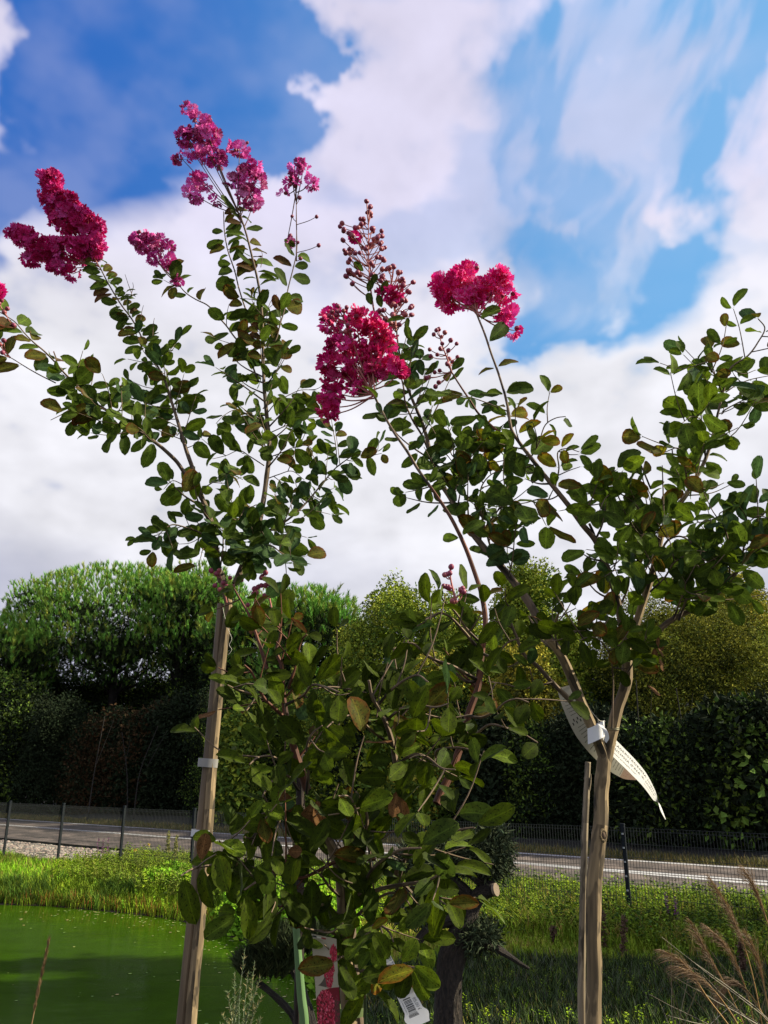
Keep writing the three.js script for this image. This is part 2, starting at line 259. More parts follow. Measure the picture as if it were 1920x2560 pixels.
function needleShoot(f, n, len) {                                              // upright pine shoot: needles in a brush round a stem along +Y
  const p = [];
  for (let i = 0; i < n; i++) {
    const a = f() * 6.283, lean = rr(0.15, 0.75, f), y0 = rr(0, 0.55, f) * len, d = V(Math.cos(a) * Math.sin(lean), Math.cos(lean), Math.sin(a) * Math.sin(lean)), s = d.clone().cross(rdir(f)).normalize().multiplyScalar(len * 0.035), o = V(0, y0, 0), e = o.clone().addScaledVector(d, len * rr(0.4, 0.62, f));
    p.push(...o.clone().add(s).toArray(), ...o.clone().sub(s).toArray(), ...e.toArray());
  }
  return tris(p);
}
const f0 = rngOf(11), sprays = [leafSpray(f0, 22, 0.34, 0.15, 0.085), leafSpray(f0, 22, 0.34, 0.14, 0.075), leafSpray(f0, 26, 0.3, 0.11, 0.04)];
const shootGeo = [needleShoot(f0, 26, 0.42), needleShoot(f0, 26, 0.38)];
function scatter(lobes, n, f, inner = 0.55) {                                  // places in and near the skin of overlapping lobes
  const out = [], vol = lobes.map((l) => l[3] * l[4] * l[5]), sum = vol.reduce((a, b) => a + b);
  for (let i = 0; i < n; i++) {
    let r = f() * sum, k = 0; while (k < lobes.length - 1 && (r -= vol[k]) > 0) k++;
    const l = lobes[k], d = rdir(f), q = 1 - inner * Math.pow(f(), 1.7); out.push([V(l[0] + d.x * l[3] * q, l[1] + d.y * l[4] * q, l[2] + d.z * l[5] * q), d, q]);
  }
  return out;
}
function limbs(base, top, spots, r, f, mat, parent, sides = 6) {
  const mid = base.clone().lerp(top, 0.5).add(V(rr(-.3, .3, f), 0, rr(-.3, .3, f)));
  part('trunk', tube([base, mid, top], r, r * 0.45, { sides: 8, flare: 0.5, bump: 0.25 }), mat, parent);
  const list = spots.map((s) => { const a = base.clone().lerp(top, rr(0.5, 0.98, f)), m = a.clone().lerp(s, 0.5).add(V(rr(-.4, .4, f), rr(-.2, .5, f), rr(-.4, .4, f))); return tube([a, m, s], r * rr(0.2, 0.38, f), r * 0.05, { sides: 5, per: 4, bump: 0.2 }); });
  if (list.length) part('limbs', joined(list), mat, parent);
}
const tone = (c, f, k = 0.35) => { const a = rr(1 - k, 1 + k, f), b = rr(0.85, 1.15, f); return lin(c[0] * a * b, c[1] * a, c[2] * a); };
function leafyTree(name, label, category, x, z, lobes, o) {
  const f = rngOf(o.seed), y0 = height(x, z) - 0.05, t = thing(name, label, category, V(x, y0, z), o.group);
  const top = V((o.lean ?? 0), o.top ?? 4, 0), spots = scatter(lobes, o.limbs ?? 14, f, 0.6).map((q) => q[0]);
  const shift = (p) => p.clone().add(t.position);
  if (!o.noTrunk) limbs(t.position.clone(), shift(top), spots.map(shift), o.r ?? 0.16, f, o.bark ?? barkDark, t);
  else part('stems', joined(spots.map((s) => tube([V(s.x * 0.15, 0, s.z * 0.15), V(s.x * 0.5, s.y * 0.5, s.z * 0.5), s].map(shift), 0.05, 0.012, { sides: 5 }))), barkDark, t);
  const pts = scatter(lobes, o.n, f, o.inner ?? 0.5), m = pts.map(([p, d]) => frame(p, rdir(f).addScaledVector(d, 0.5), rdir(f), (o.size ?? 1) * rr(0.7, 1.3, f)));
  const cols = pts.map(([p, d]) => tone(f() < (o.mixTo ?? 0.3) + 0.3 * d.y ? o.c2 ?? o.c : o.c, f));  // upward sprays take c2 more often: sunlit tops painted into the colour
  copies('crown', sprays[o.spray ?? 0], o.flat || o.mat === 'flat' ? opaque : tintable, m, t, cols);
  return t;
}
function pineTree(label, x, z, top, rx, rz, thick, o) {
  const f = rngOf(o.seed), y0 = height(x, z) - 0.05, t = thing('umbrella_pine', label, 'pine tree', V(x, y0, z), 'pines behind the road');
  const lobes = [[0, top - thick, 0, rx, thick, rz]]; for (let i = 0; i < (o.lobes ?? 9); i++) { const a = f() * 6.283, q = Math.sqrt(f()) * 0.82; lobes.push([Math.cos(a) * rx * q, top - thick + thick * Math.sqrt(1 - q * q) * rr(0.75, 1.0, f) - 0.9, Math.sin(a) * rz * q, rr(1.3, 2.2, f), rr(1.0, 1.6, f), rr(1.3, 2.2, f)]); }
  for (const l of o.extra ?? []) lobes.push(l);
  const spots = []; for (let i = 0; i < 26; i++) { const a = f() * 6.283, q = Math.sqrt(rr(0.08, 0.9, f)); spots.push(t.position.clone().add(V(Math.cos(a) * rx * q, top - thick * rr(0.9, 1.15, f), Math.sin(a) * rz * q))); }
  const hub = t.position.clone().add(V(o.lean ?? 0, (top - thick) * 0.86, 0)), mid = t.position.clone().lerp(hub, 0.5).add(V(0.3, 0, 0));
  part('trunk', tube([t.position.clone(), mid, hub], 0.32, 0.22, { sides: 9, flare: 0.4, bump: 0.25 }), barkDark, t);
  part('limbs', joined(spots.map((s) => { const a = mid.clone().lerp(hub, rr(0.25, 1, f)), m = a.clone().lerp(s, 0.55).add(V(0, rr(-0.9, 0.2, f), 0)); return tube([a, m, s], rr(0.06, 0.13, f), 0.025, { sides: 5, per: 5, bump: 0.25 }); })), barkDark, t);
  const pts = scatter(lobes, o.n, f, 0.35).filter(([p, d]) => d.y > -0.45 || f() < 0.3);
  copies('crown', shootGeo[0], tintable, pts.map(([p, d]) => frame(p, V(d.x * 0.5, 1, d.z * 0.5).addScaledVector(rdir(f), 0.25), rdir(f), rr(0.75, 1.45, f))), t, pts.map(() => tone(f() < 0.25 ? [0.3, 0.38, 0.06] : [0.19, 0.38, 0.06], f, 0.3)));
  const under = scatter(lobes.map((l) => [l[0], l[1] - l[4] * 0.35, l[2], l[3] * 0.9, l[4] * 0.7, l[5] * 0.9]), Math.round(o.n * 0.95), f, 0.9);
  copies('inner_foliage', shootGeo[1], tintable, under.map(([p]) => frame(p, rdir(f).add(V(0, 0.6, 0)), rdir(f), rr(0.8, 1.4, f))), t, under.map(() => tone([0.035, 0.055, 0.018], f)));  // underside needles far darker than the crown: shade painted into their colour
}
const spotAt = (u, ahead) => { const r = ray(u, 1920); return V(r[0] / r[2] * ahead, 0, -ahead); };
const topAt = (v, ahead) => { const r = ray(960, v); return EYE.y + r[1] / r[2] * ahead; };
{
  const P = (label, u, d, v, wpx, thick, o) => { const s = spotAt(u, d), w = wpx / FOCAL * d * 0.98; pineTree(label, s.x, s.z, topAt(v, d), w, w * 0.8, thick, o); };
  P('broad umbrella pine whose dome rises at the left, standing deep in the wood', 255, 52, 1428, 275, 4.0, { seed: 21, n: 6500, lobes: 12 });
  P('umbrella pine with the crown highest just left of the bamboo stake', 455, 50, 1420, 150, 3.6, { seed: 22, n: 3000, lean: -1 });
  P('low dark pine at the left edge of the photograph', -40, 50, 1545, 140, 3.2, { seed: 23, n: 2400 });
  P('bushy light green pine standing right of the stake behind the leafy shrub', 760, 43, 1482, 118, 3.4, { seed: 24, n: 2600, extra: [[-0.3, 6.2, 1.6, 2.3, 2.0, 1.2], [0.4, 4.6, 2.0, 2.2, 1.8, 1], [-1.6, 7.4, 0.8, 1.6, 1.4, 1.2]] });
  P('smaller pine between the stake and the bushy light pine', 640, 47, 1500, 105, 3.4, { seed: 25, n: 2200 });
  // lobes: x, y, z, three radii, measured from the foot of the tree
  const T = (name, label, category, u, d, v, wpx, o) => { const s = spotAt(u, d), h = topAt(v, d), w = wpx / FOCAL * d, f = rngOf(o.seed + 500), L = [[0, h * 0.52, 0, w * 0.85, h * 0.42, w * 0.7]]; if (o.noTrunk) L.push([0, h * 0.2, w * 0.1, w * 1.0, h * 0.24, w * 0.6]); for (let i = 0; i < (o.k ?? 9); i++) { const a = f() * 6.283, y = rr(0.25, 0.9, f), q = Math.sqrt(1 - Math.pow((y - 0.5) * 1.6, 2)) * rr(0.55, 0.85, f); L.push([Math.cos(a) * w * q, h * y, Math.sin(a) * w * 0.8 * q, w * rr(0.25, 0.42, f), Math.min(h * 0.16, w * 0.4) * rr(0.8, 1.2, f), w * 0.34]); } L.push([0, h * 0.86, 0, w * 0.35, h * 0.14, w * 0.3]); leafyTree(name, label, category, s.x, s.z, L, { top: h * 0.6, ...o }); };
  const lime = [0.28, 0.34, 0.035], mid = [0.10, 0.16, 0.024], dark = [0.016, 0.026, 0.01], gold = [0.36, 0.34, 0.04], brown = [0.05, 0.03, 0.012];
  const wood = 'trees behind the road';
  T('oak_tree', 'broad yellow-green tree in the gap between the two flowering trees', 'tree', 985, 37, 1452, 165, { seed: 31, n: 3600, c: mid, c2: lime, mixTo: 0.55, group: wood, k: 14 });
  T('oak_tree', 'tall light green pointed tree behind the left limb of the right crape myrtle', 'tree', 1325, 35, 1400, 100, { seed: 32, n: 2800, c: mid, c2: lime, mixTo: 0.6, group: wood, k: 12 });
  T('oak_tree', 'low rounded green tree just left of the forked trunk with the white label', 'tree', 1440, 33, 1545, 85, { seed: 33, n: 1900, c: mid, c2: lime, mixTo: 0.5, group: wood });
  T('oak_tree', 'pale green tree beyond the right edge of the wood', 'tree', 1890, 40, 1415, 150, { seed: 34, n: 3600, c: mid, c2: gold, mixTo: 0.6, group: wood });
  T('oak_tree', 'rounded lime green tree just left of the pointed tree', 'tree', 1165, 38, 1490, 95, { seed: 40, n: 2200, c: mid, c2: lime, mixTo: 0.55, group: wood });
  T('willow_tree', 'large dense dark willow filling the right of the wood', 'tree', 1755, 31, 1495, 205, { seed: 35, n: 6500, c: [0.06, 0.075, 0.014], c2: [0.26, 0.27, 0.03], mixTo: 0.5, spray: 2, group: wood, k: 20, size: 1.1 });
  T('willow_tree', 'dark willow behind the paper label on the right trunk', 'tree', 1570, 33, 1620, 110, { seed: 36, n: 2600, c: dark, c2: mid, mixTo: 0.3, spray: 2, group: wood });
  T('hazel_bush', 'yellowing bush glowing in the sun left of the paper label', 'bush', 1330, 31, 1640, 105, { seed: 37, n: 2300, c: [0.08, 0.09, 0.02], c2: gold, mixTo: 0.6, noTrunk: true, group: wood });
  T('hazel_bush', 'olive green bush behind the middle of the leafy shrub', 'bush', 1090, 32, 1640, 110, { seed: 38, n: 2200, c: mid, c2: gold, mixTo: 0.35, noTrunk: true, group: wood });
  const B = 'bushes at the foot of the wood';
  const under = [[30, 47, 1700, 110, dark, mid], [150, 46, 1745, 100, dark, dark], [262, 45, 1790, 90, brown, dark], [360, 44, 1770, 95, dark, brown], [455, 43, 1740, 85, dark, dark], [560, 40.5, 1700, 95, dark, mid], [610, 37.5, 1790, 70, mid, lime], [700, 38, 1740, 90, dark, mid], [800, 36.5, 1700, 100, mid, lime], [915, 35, 1690, 95, dark, lime], [1030, 33.5, 1720, 95, mid, lime], [1150, 32, 1730, 95, dark, mid], [1250, 30.5, 1800, 90, dark, dark], [1350, 29.5, 1830, 85, dark, mid], [1450, 29, 1800, 100, dark, dark], [1560, 27.5, 1800, 100, dark, dark], [1660, 26.5, 1830, 110, dark, mid], [1770, 26, 1800, 115, dark, dark], [1880, 25.5, 1780, 120, dark, mid], [1985, 25, 1770, 110, dark, dark], [-90, 49, 1690, 110, dark, mid]];
  const say = ['dark bush at the left edge under the low pine', 'dark bush below the left flank of the broad pine', 'brownish bush below the middle of the broad pine', 'dark bush with rusty leaves left of the bamboo stake', 'black-green bush just left of the bamboo stake', 'dark bush just right of the stake tie', 'feathery green bush standing right of the stake above the fence', 'dark bush behind the left half of the leafy shrub', 'dark bush behind the trunk of the leafy shrub', 'dark bush behind the right half of the leafy shrub', 'dark bush right of the leafy shrub under the yellow-green tree', 'black-green bush above the middle of the right fence stretch', 'black-green bush left of the thin stake at the forked trunk', 'dark bush directly behind the forked trunk', 'black-green bush under the paper label', 'black-green bush right of the hanging tip of the paper label', 'dark bush with sprays tinted as lit under the large willow', 'black-green bush under the middle of the large willow', 'dark bush near the right edge above the road', 'black-green bush at the right edge of the photograph', 'dark bush beyond the left edge of the wood'];
  under.forEach(([u, d, v, w, c, c2], i) => T('dark_bush', say[i], 'bush', u, d, v, w, { seed: 60 + i, n: 1500, c, c2, mixTo: 0.3, noTrunk: true, group: B, k: 11, flat: true, spray: i % 3, size: [1.5, 1.1, 1.75, 1.25][i % 4], limbs: 12, inner: 0.75 }));
  [[40, 53, 1640, 120], [160, 54, 1690, 110], [285, 55, 1695, 105], [395, 54, 1700, 110], [505, 51, 1610, 110], [590, 46, 1640, 100], [700, 45, 1620, 100], [860, 42, 1600, 110], [1180, 37, 1660, 120]].forEach(([u, d, v, w], i) => T('holm_oak', ['dark holm oak deep in the wood at the left edge', 'dark holm oak deep under the left flank of the broad pine', 'dark low holm oak under the gap of sky beneath the broad pine', 'dark holm oak deep in the wood left of the stake', 'dark holm oak directly behind the bamboo stake', 'dark holm oak just right of the stake behind the feathery bush', 'dark holm oak below the bushy light green pine', 'tall dark holm oak left of the yellow-green tree', 'dark holm oak between the yellow-green tree and the pointed tree'][i], 'tree', u, d, v, w, { seed: 120 + i, n: 1500, c: dark, c2: mid, mixTo: 0.12, k: 7, spray: 1, size: 1.5, group: wood, mat: 'flat' }));
  // thin bare stems showing grey in the dark under the pines
  const f = rngOf(77);
  [[232, 40, 1925, 262, 1790], [345, 40, 1960, 395, 1815], [330, 41, 1935, 305, 1830], [1735, 27, 1800, 1690, 1720], [1640, 27, 1830, 1590, 1700]].forEach(([u, d, v, u2, v2], i) => {
    const a = spotAt(u, d); a.y = height(a.x, a.z); const b = at(u2, v2, d), t = thing('sapling', ['thin grey sapling low in the dark under the broad pine', 'thin leaning sapling right of the rusty leaves', 'thin sapling forking in the dark left of the stake', 'thin grey sapling in the dark willow right of the label', 'thin sapling in the dark behind the right label tip'][i], 'sapling', a, 'bare saplings in the dark wood');
    part('stem', tube([a, a.clone().lerp(b, 0.5).add(V(rr(-.3, .3, f), 0, 0)), b], 0.035, 0.015, { sides: 5, bump: 0.3 }), barkGrey, t);
    part('twig', tube([a.clone().lerp(b, 0.55), b.clone().add(V(0.5, -0.2, 0.1))], 0.014, 0.006, { sides: 4 }), barkGrey, t);
  });
  // a tall nursery tree standing outside the frame on the right; it shades the near bank and half the pond
  leafyTree('poplar_tree', 'tall poplar outside the right edge that shades the near bank', 'tree', 9.5, -11.8, [[0, 4.4, 0.1, 2.1, 2.6, 2.2], [0.2, 7.6, -0.1, 2, 2.2, 1.7], [0, 10.2, 0.3, 1.9, 2.2, 1.1], [0, 13, 0.4, 1.3, 2.2, 0.9], [0.2, 9.4, -1.9, 1.2, 1.4, 0.35], [0, 12, -1.8, 1, 1.4, 0.3]], { seed: 90, n: 5200, c: mid, c2: lime, top: 9, limbs: 16, inner: 0.8, size: 1.1 });
}

// ---------------------------------------------------------------- grass, weeds and flowers on the bank
function bladeTuft(f, n, h, w, spread, bend) {
  const p = [];
  for (let i = 0; i < n; i++) {
    const a = f() * 6.283, o = V(rr(-1, 1, f) * spread, 0, rr(-1, 1, f) * spread), d = V(Math.cos(a), 0, Math.sin(a)), s = V(-d.z, 0, d.x).multiplyScalar(w / 2), H = h * rr(0.55, 1.1, f), b = bend * rr(0.4, 1.3, f) * H;
    const m = o.clone().addScaledVector(d, b * 0.25).add(V(0, H * 0.55, 0)), e = o.clone().addScaledVector(d, b).add(V(0, H * rr(0.8, 1, f), 0));
    const A = o.clone().add(s), B = o.clone().sub(s), C = m.clone().add(s.clone().multiplyScalar(0.8)), D = m.clone().sub(s.clone().multiplyScalar(0.8));
    for (const q of [A, B, C, B, D, C, C, D, e]) p.push(q.x, q.y, q.z);
  }
  return tris(p);
}
function weedStem(f, h, n, len, wid) {
  const p = [];
  for (let k = 0; k < 3; k++) {
    const a = f() * 6.283, top = V(Math.cos(a) * h * 0.25, h * rr(0.7, 1, f), Math.sin(a) * h * 0.25), s = V(0.006, 0, 0.004);
    p.push(...s.toArray(), ...s.clone().negate().toArray(), ...top.toArray());
    for (let i = 0; i < n; i++) { const t = rr(0.15, 1, f), o = top.clone().multiplyScalar(t), d = rdir(f); d.y = Math.abs(d.y) * 0.7; const x = d.clone().cross(UP).normalize().multiplyScalar(wid / 2 * rr(0.6, 1.2, f)), l = len * rr(0.5, 1.2, f) * (1.1 - 0.5 * t), m = o.clone().addScaledVector(d, l * 0.5), e = o.clone().addScaledVector(d, l).add(V(0, -l * 0.25, 0)); for (const q of [o, m.clone().add(x), e, o, e, m.clone().sub(x)]) p.push(q.x, q.y, q.z); }
  }
  return tris(p);
}
{
  const f = rngOf(301), blade = std(1, 1, 1, 0.85, { specularIntensity: 0.25 });
  const short = bladeTuft(f, 9, 0.15, 0.011, 0.07, 0.5), long = bladeTuft(f, 9, 0.52, 0.016, 0.09, 0.55), reed = bladeTuft(f, 5, 0.3, 0.012, 0.08, 0.15), weed = weedStem(f, 0.62, 11, 0.13, 0.05), cover = leafSpray(f, 16, 0.13, 0.075, 0.06);
  const S = [], SC = [], L = [], LC = [], W = [], WC = [], E = [], EC = [], C = [], CC = [];
  const put = (M, MC, x, z, y, s, c, k = 0.3) => { M.push(frame(V(x, y, z), V(rr(-.12, .12, f), 1, rr(-.12, .12, f)), V(Math.cos(f() * 6.3), 0, f() - 0.5), s)); MC.push(tone(c, f, k)); };
  for (let i = 0; i < 150000; i++) {
    const z = -rr(8.4, 27, f), wide = 0.62 * -z + 0.6, x = rr(-wide, wide, f), a = acrossFence(x, z), s = shoreDist(x, z), road = acrossRoad(x, z);
    if (s < 0.08 || road > -6.25 || (a > 0.35 && x < -7.6 + vn(x * 1.7, z * 1.7) * 1.6 - 0.8)) continue;
    const y = height(x, z), patch = fbm(x * 0.55 + 40, z * 0.55 + 8, 3), q = f();
    const sun2 = 0.95 + 1.1 * patch * patch * 1.8, green = [0.14 * sun2, 0.205 * sun2, 0.018], lush = [0.125 * sun2, 0.24 * sun2, 0.018], dry = [0.33, 0.27, 0.06], dk = [0.045, 0.09, 0.012];  // green and lush vary in tone by noise patch
    if (x < -0.5) {
      if (s < 1.0 && x < -3.0) { const clump = sstep(0.38, 0.6, vn(x * 0.9 + 5, z * 0.9)); if (q < 0.12 + 0.4 * clump) put(L, LC, x, z, y, rr(0.25, 0.45 + 0.4 * clump, f), f() < 0.6 ? dk : [0.10, 0.18, 0.018]); else put(S, SC, x, z, y, 1.5, green); if (s < 0.45 && q > 0.55) put(E, EC, x, z, WATER - 0.05, rr(0.5, 1.3, f), [0.2, 0.07, 0.02]); }
      else if (s < 2.6 && x > -5.2) { if (q < 0.8) put(C, CC, x, z, y + rr(0, 0.22, f), rr(0.8, 1.4, f), lush, 0.4); else put(S, SC, x, z, y, 1.6, lush); }
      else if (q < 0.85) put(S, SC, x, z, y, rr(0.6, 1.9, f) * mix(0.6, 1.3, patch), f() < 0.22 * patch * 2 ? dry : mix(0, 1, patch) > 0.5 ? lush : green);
      if (a > -1.9 && a < 2 && x > -8 && q > 0.8) put(W, WC, x, z, y, rr(0.4, 0.95, f), f() < 0.5 ? [0.17, 0.21, 0.03] : green);
      else if (q > 0.975) put(W, WC, x, z, y, rr(0.3, 0.6, f), lush);
    } else {
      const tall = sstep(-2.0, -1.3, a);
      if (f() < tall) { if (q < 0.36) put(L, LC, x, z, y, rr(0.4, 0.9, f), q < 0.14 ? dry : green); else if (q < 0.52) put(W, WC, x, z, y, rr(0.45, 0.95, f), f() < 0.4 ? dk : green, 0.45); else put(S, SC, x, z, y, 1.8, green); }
      else if (z > -11.6 + 1.2 * (patch - 0.5) && q < 0.75) { if (q < 0.6) put(S, SC, x, z, y, rr(0.7, 1.5, f), f() < 0.3 ? [0.06, 0.07, 0.04] : [0.04, 0.065, 0.016]); }  // near lawn: shade painted into tuft colour, some tufts a grey-green plant tone
      else if (q < 0.94) put(S, SC, x, z, y, rr(0.5, 1.15, f), f() < 0.45 * sstep(0.35, 0.75, patch) + 0.12 ? dry : green);
      else if (q > 0.965) put(W, WC, x, z, y, rr(0.18, 0.4, f), green);
    }
  }
  const bank = tag(new THREE.Group(), 'sunlit meadow grass covering the bank between the pond, the fence and the lawn', 'grass'); bank.name = 'bank_grass'; bank.userData.kind = 'stuff'; scene.add(bank);
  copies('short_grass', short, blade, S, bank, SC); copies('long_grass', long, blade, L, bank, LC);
  const wd = copies('roadside_weeds', weed, blade, W, scene, WC); tag(wd, 'leafy green weeds growing up against the wire fence', 'weeds');
  const rd = copies('rusty_reeds', reed, blade, E, scene, EC); tag(rd, 'short rust-brown reed stubble at the far edge of the pond', 'reeds');
  const gc = copies('creeping_cover', cover, blade, C, scene, CC); tag(gc, 'bright green creeping leaves on the pond bank right of the bamboo stake', 'ground cover');
  // flecks and fallen leaves drifting on the pond
  const K = [], KC = []; for (let i = 0; i < 26000 && K.length < 700; i++) { const z = -rr(8.5, 18, f), x = rr(-10, 1, f), s = shoreDist(x, z); if (s > -0.05 || f() > 0.004 + 0.5 * Math.exp(s / 0.35)) continue; K.push(frame(V(x, WATER + 0.006, z), V(Math.cos(f() * 6.3), 0, f() - 0.5), UP, rr(0.25, 1, f))); KC.push(tone(f() < 0.6 ? [0.16, 0.24, 0.04] : [0.3, 0.25, 0.09], f)); }
  const fleck = new THREE.CircleGeometry(0.028, 6); tag(copies('floating_flecks', fleck, std(1, 1, 1, 0.8), K, scene, KC), 'pale flecks and fallen leaves drifting on the pond near its bank', 'pond debris');
  // rough verge beyond the road
  const M = [], MC = []; for (let i = 0; i < 9000; i++) { const p = onRoad(rr(-12, 52, f), rr(0.35, 1.5, f)); put(M, MC, p.x, p.z, height(p.x, p.z), rr(0.7, 1.7, f), f() < 0.7 ? [0.2, 0.165, 0.055] : [0.09, 0.1, 0.025]); }
  tag(copies('verge_grass', short, blade, M, scene, MC), 'dry yellow grass along the far side of the road', 'grass');
  // stones on the gravel shoulder at the left
  const stone = new THREE.IcosahedronGeometry(0.05, 1), sp = stone.attributes.position; for (let i = 0; i < sp.count; i++) { const k = 0.75 + 0.5 * vn(sp.getX(i) * 30 + 5, sp.getY(i) * 30 + sp.getZ(i) * 17); sp.setXYZ(i, sp.getX(i) * k * 1.3, sp.getY(i) * k * 0.7, sp.getZ(i) * k); } stone.computeVertexNormals();
  const G = [], GC = []; for (let i = 0; i < 5000; i++) { const x = rr(-17, -4.5, f), q = rr(0.3, 5, f), z = FENCE0.z + (x - FENCE0.x) * 10.3 / 14.9 - q; if (acrossRoad(x, z) > -6.2) continue; G.push(frame(V(x, height(x, z), z), UP, rdir(f), rr(0.25, 1.1, f))); GC.push(tone([0.36, 0.3, 0.24], f, 0.3)); }
  tag(copies('gravel', stone, std(1, 1, 1, 0.9), G, scene, GC), 'pale gravel shoulder behind the fence at the left', 'gravel');
  // flowering weeds one can count
  const stemM = std(0.08, 0.11, 0.025, 0.9), purple = std(0.26, 0.05, 0.22, 0.8, { transmission: 0.3 }), yellow = std(0.6, 0.42, 0.03, 0.8, { transmission: 0.3 }), straw = std(0.3, 0.3, 0.06, 0.85, { transmission: 0.3 }), red = std(0.5, 0.06, 0.02, 0.8, { transmission: 0.3 });
  const floret = (n, len, h, at0) => { const p = []; for (let i = 0; i < n; i++) { const t = f(), o = at0.clone().add(V(rr(-1, 1, f) * 0.012, t * h, rr(-1, 1, f) * 0.012)), d = rdir(f), s = d.clone().cross(rdir(f)).normalize().multiplyScalar(len * 0.4), e = o.clone().addScaledVector(d, len * (1.15 - 0.6 * t)); p.push(...o.toArray(), ...e.clone().add(s).toArray(), ...e.clone().sub(s).toArray()); } return tris(p); };
  [[238, 2168, -22.6, 'behind the second fence post from the left'], [250, 2172, -22.3, 'just right of its twin near the second fence post'], [263, 2166, -22.5, 'rightmost of the three by the second fence post'], [1668, 2300, -13.6, 'taller of the two right of the right fence post'], [1692, 2316, -13.3, 'shorter of the two right of the right fence post']].forEach(([u, v, z, where], i) => {
    const b = at(u, v, -z); b.y = height(b.x, b.z); const h = i < 3 ? 0.75 : 0.62, t = thing('purple_loosestrife', 'purple flower spike ' + where, 'wildflower', b, 'purple flower spikes along the fence');
    part('stem', joined([tube([b, b.clone().add(V(0.02, h, 0))], 0.006, 0.003, { sides: 4 }), ...[0, 1, 2, 3].map((k) => { const g = weedStem(f, 0.3, 6, 0.1, 0.025); g.translate(b.x, b.y + 0.05 * k, b.z); return g; })]), stemM, t);
    part('flower_spike', floret(70, 0.035, h * 0.5, b.clone().add(V(0.015, h * 0.5, 0))), purple, t);
  });
  [[372, 2114, 21.6], [421, 2096, 21], [300, 2140, 22.3], [440, 2106, 20.8], [338, 2127, 22], [1080, 2300, 14.5]].forEach(([u, v, d], i) => {
    const top = at(u, v, d), b = V(top.x, height(top.x, top.z), top.z), t = thing('yellow_wildflower', ['small yellow flower above the grass left of the stake', 'tall pale yellow weed in front of the road just left of the stake', 'small yellow flower right of the third fence post', 'second tall pale yellow weed touching the stake', 'small yellow flower midway between the third post and the stake', 'small yellow flower at the foot of the olive trunk'][i], 'wildflower', b, 'yellow flowers on the bank');
    part('stem', joined([tube([b, top], 0.006, 0.003, { sides: 4 }), (() => { const g = weedStem(f, Math.max(0.3, (top.y - b.y) * 0.7), 8, 0.09, 0.02); g.translate(b.x, b.y, b.z); return g; })()]), stemM, t);
    const pale = i === 1 || i === 3; part('flower_head', floret(pale ? 160 : 24, pale ? 0.06 : 0.04, pale ? 0.45 : 0.03, top.clone().add(V(0, pale ? -0.3 : 0, 0))), pale ? straw : yellow, t);
  });
  [[1628, 2364], [1661, 2361], [1783, 2370], [1718, 2372]].forEach(([u, v], i) => {
    const b = onGround(u, v, 0); b.y = height(b.x, b.z); const t = thing('red_flower', ['red flower in the lawn just right of the fence post foot', 'red flower second from the left in the lawn', 'red flower farthest right in the lawn by the plumes', 'red flower third from the left in the lawn'][i], 'wildflower', b, 'small red flowers in the lawn');
    part('stem', tube([b, b.clone().add(V(0, 0.2, 0))], 0.004, 0.003, { sides: 4 }), stemM, t); part('flower_head', floret(30, 0.05, 0.03, b.clone().add(V(0, 0.2, 0))), red, t);
  });
  // dried seed spikes standing in the lawn
  const rust = std(0.10, 0.055, 0.03, 0.9);
  [['W', 768, 600, 784, 840, 12.4], ['W', 885, 630, 878, 860, 12], ['W', 1508, 775, 1532, 935, 11], ['W', 500, 690, 512, 770, 12.8]].forEach(([k, x0, y0, x1, y1, d], i) => {
    const [u0, v0] = sheet(k, x0, y0), [u1, v1] = sheet(k, x1, y1), a = at(u1, v1, d), b = at(u0, v0, d), foot = V(a.x, height(a.x, a.z), a.z), t = thing('seed_spike', ['brown seed spike just right of the forked trunk', 'brown seed spike midway between the forked trunk and the fence post', 'brown seed spike among the grass plumes', 'small dark seed spike left of the thin stake'][i], 'dried stalk', foot, 'dried seed spikes in the lawn');
    part('stem', tube([foot, a, b], 0.011, 0.006, { sides: 5 }), rust, t);
    const p = []; for (let q = 0; q < 260; q++) { const o = a.clone().lerp(b, f()), e = rdir(f), s = rdir(f).multiplyScalar(0.018), n = o.clone().addScaledVector(e, rr(0.02, 0.06, f)); p.push(...o.toArray(), ...n.clone().add(s).toArray(), ...n.clone().sub(s).toArray()); } part('seed_head', tris(p), rust, t);
  });
  // plume grass at the right
  {
    const tan = std(0.22, 0.13, 0.05, 0.85, { transmission: 0.4 }), stalk = std(0.34, 0.2, 0.06, 0.8), bladeM = std(0.16, 0.12, 0.04, 0.85, { transmission: 0.3 });
    const base = at(1900, 2700, 4.2), t = thing('plume_grass', 'clump of tan feathery grass plumes leaning in from the bottom right', 'ornamental grass', V(base.x, height(base.x, base.z), base.z));
    const lines = [[1640, 1300, 1545, 830, 1455, 610, 1352, 425, .9], [1560, 1300, 1420, 980, 1335, 830, 1240, 650, .6], [1600, 1300, 1535, 1000, 1440, 800, 1330, 680, .75], [1500, 1300, 1330, 1060, 1215, 890, 1105, 815, .5], [1720, 900, 1650, 640, 1595, 490, 1538, 385, .5], [1700, 1350, 1560, 1040, 1480, 985, 1395, 1050, .6], [1690, 1300, 1640, 1010, 1600, 850, 1560, 760, .3], [1540, 1300, 1420, 1090, 1300, 960, 1180, 900, .3]];
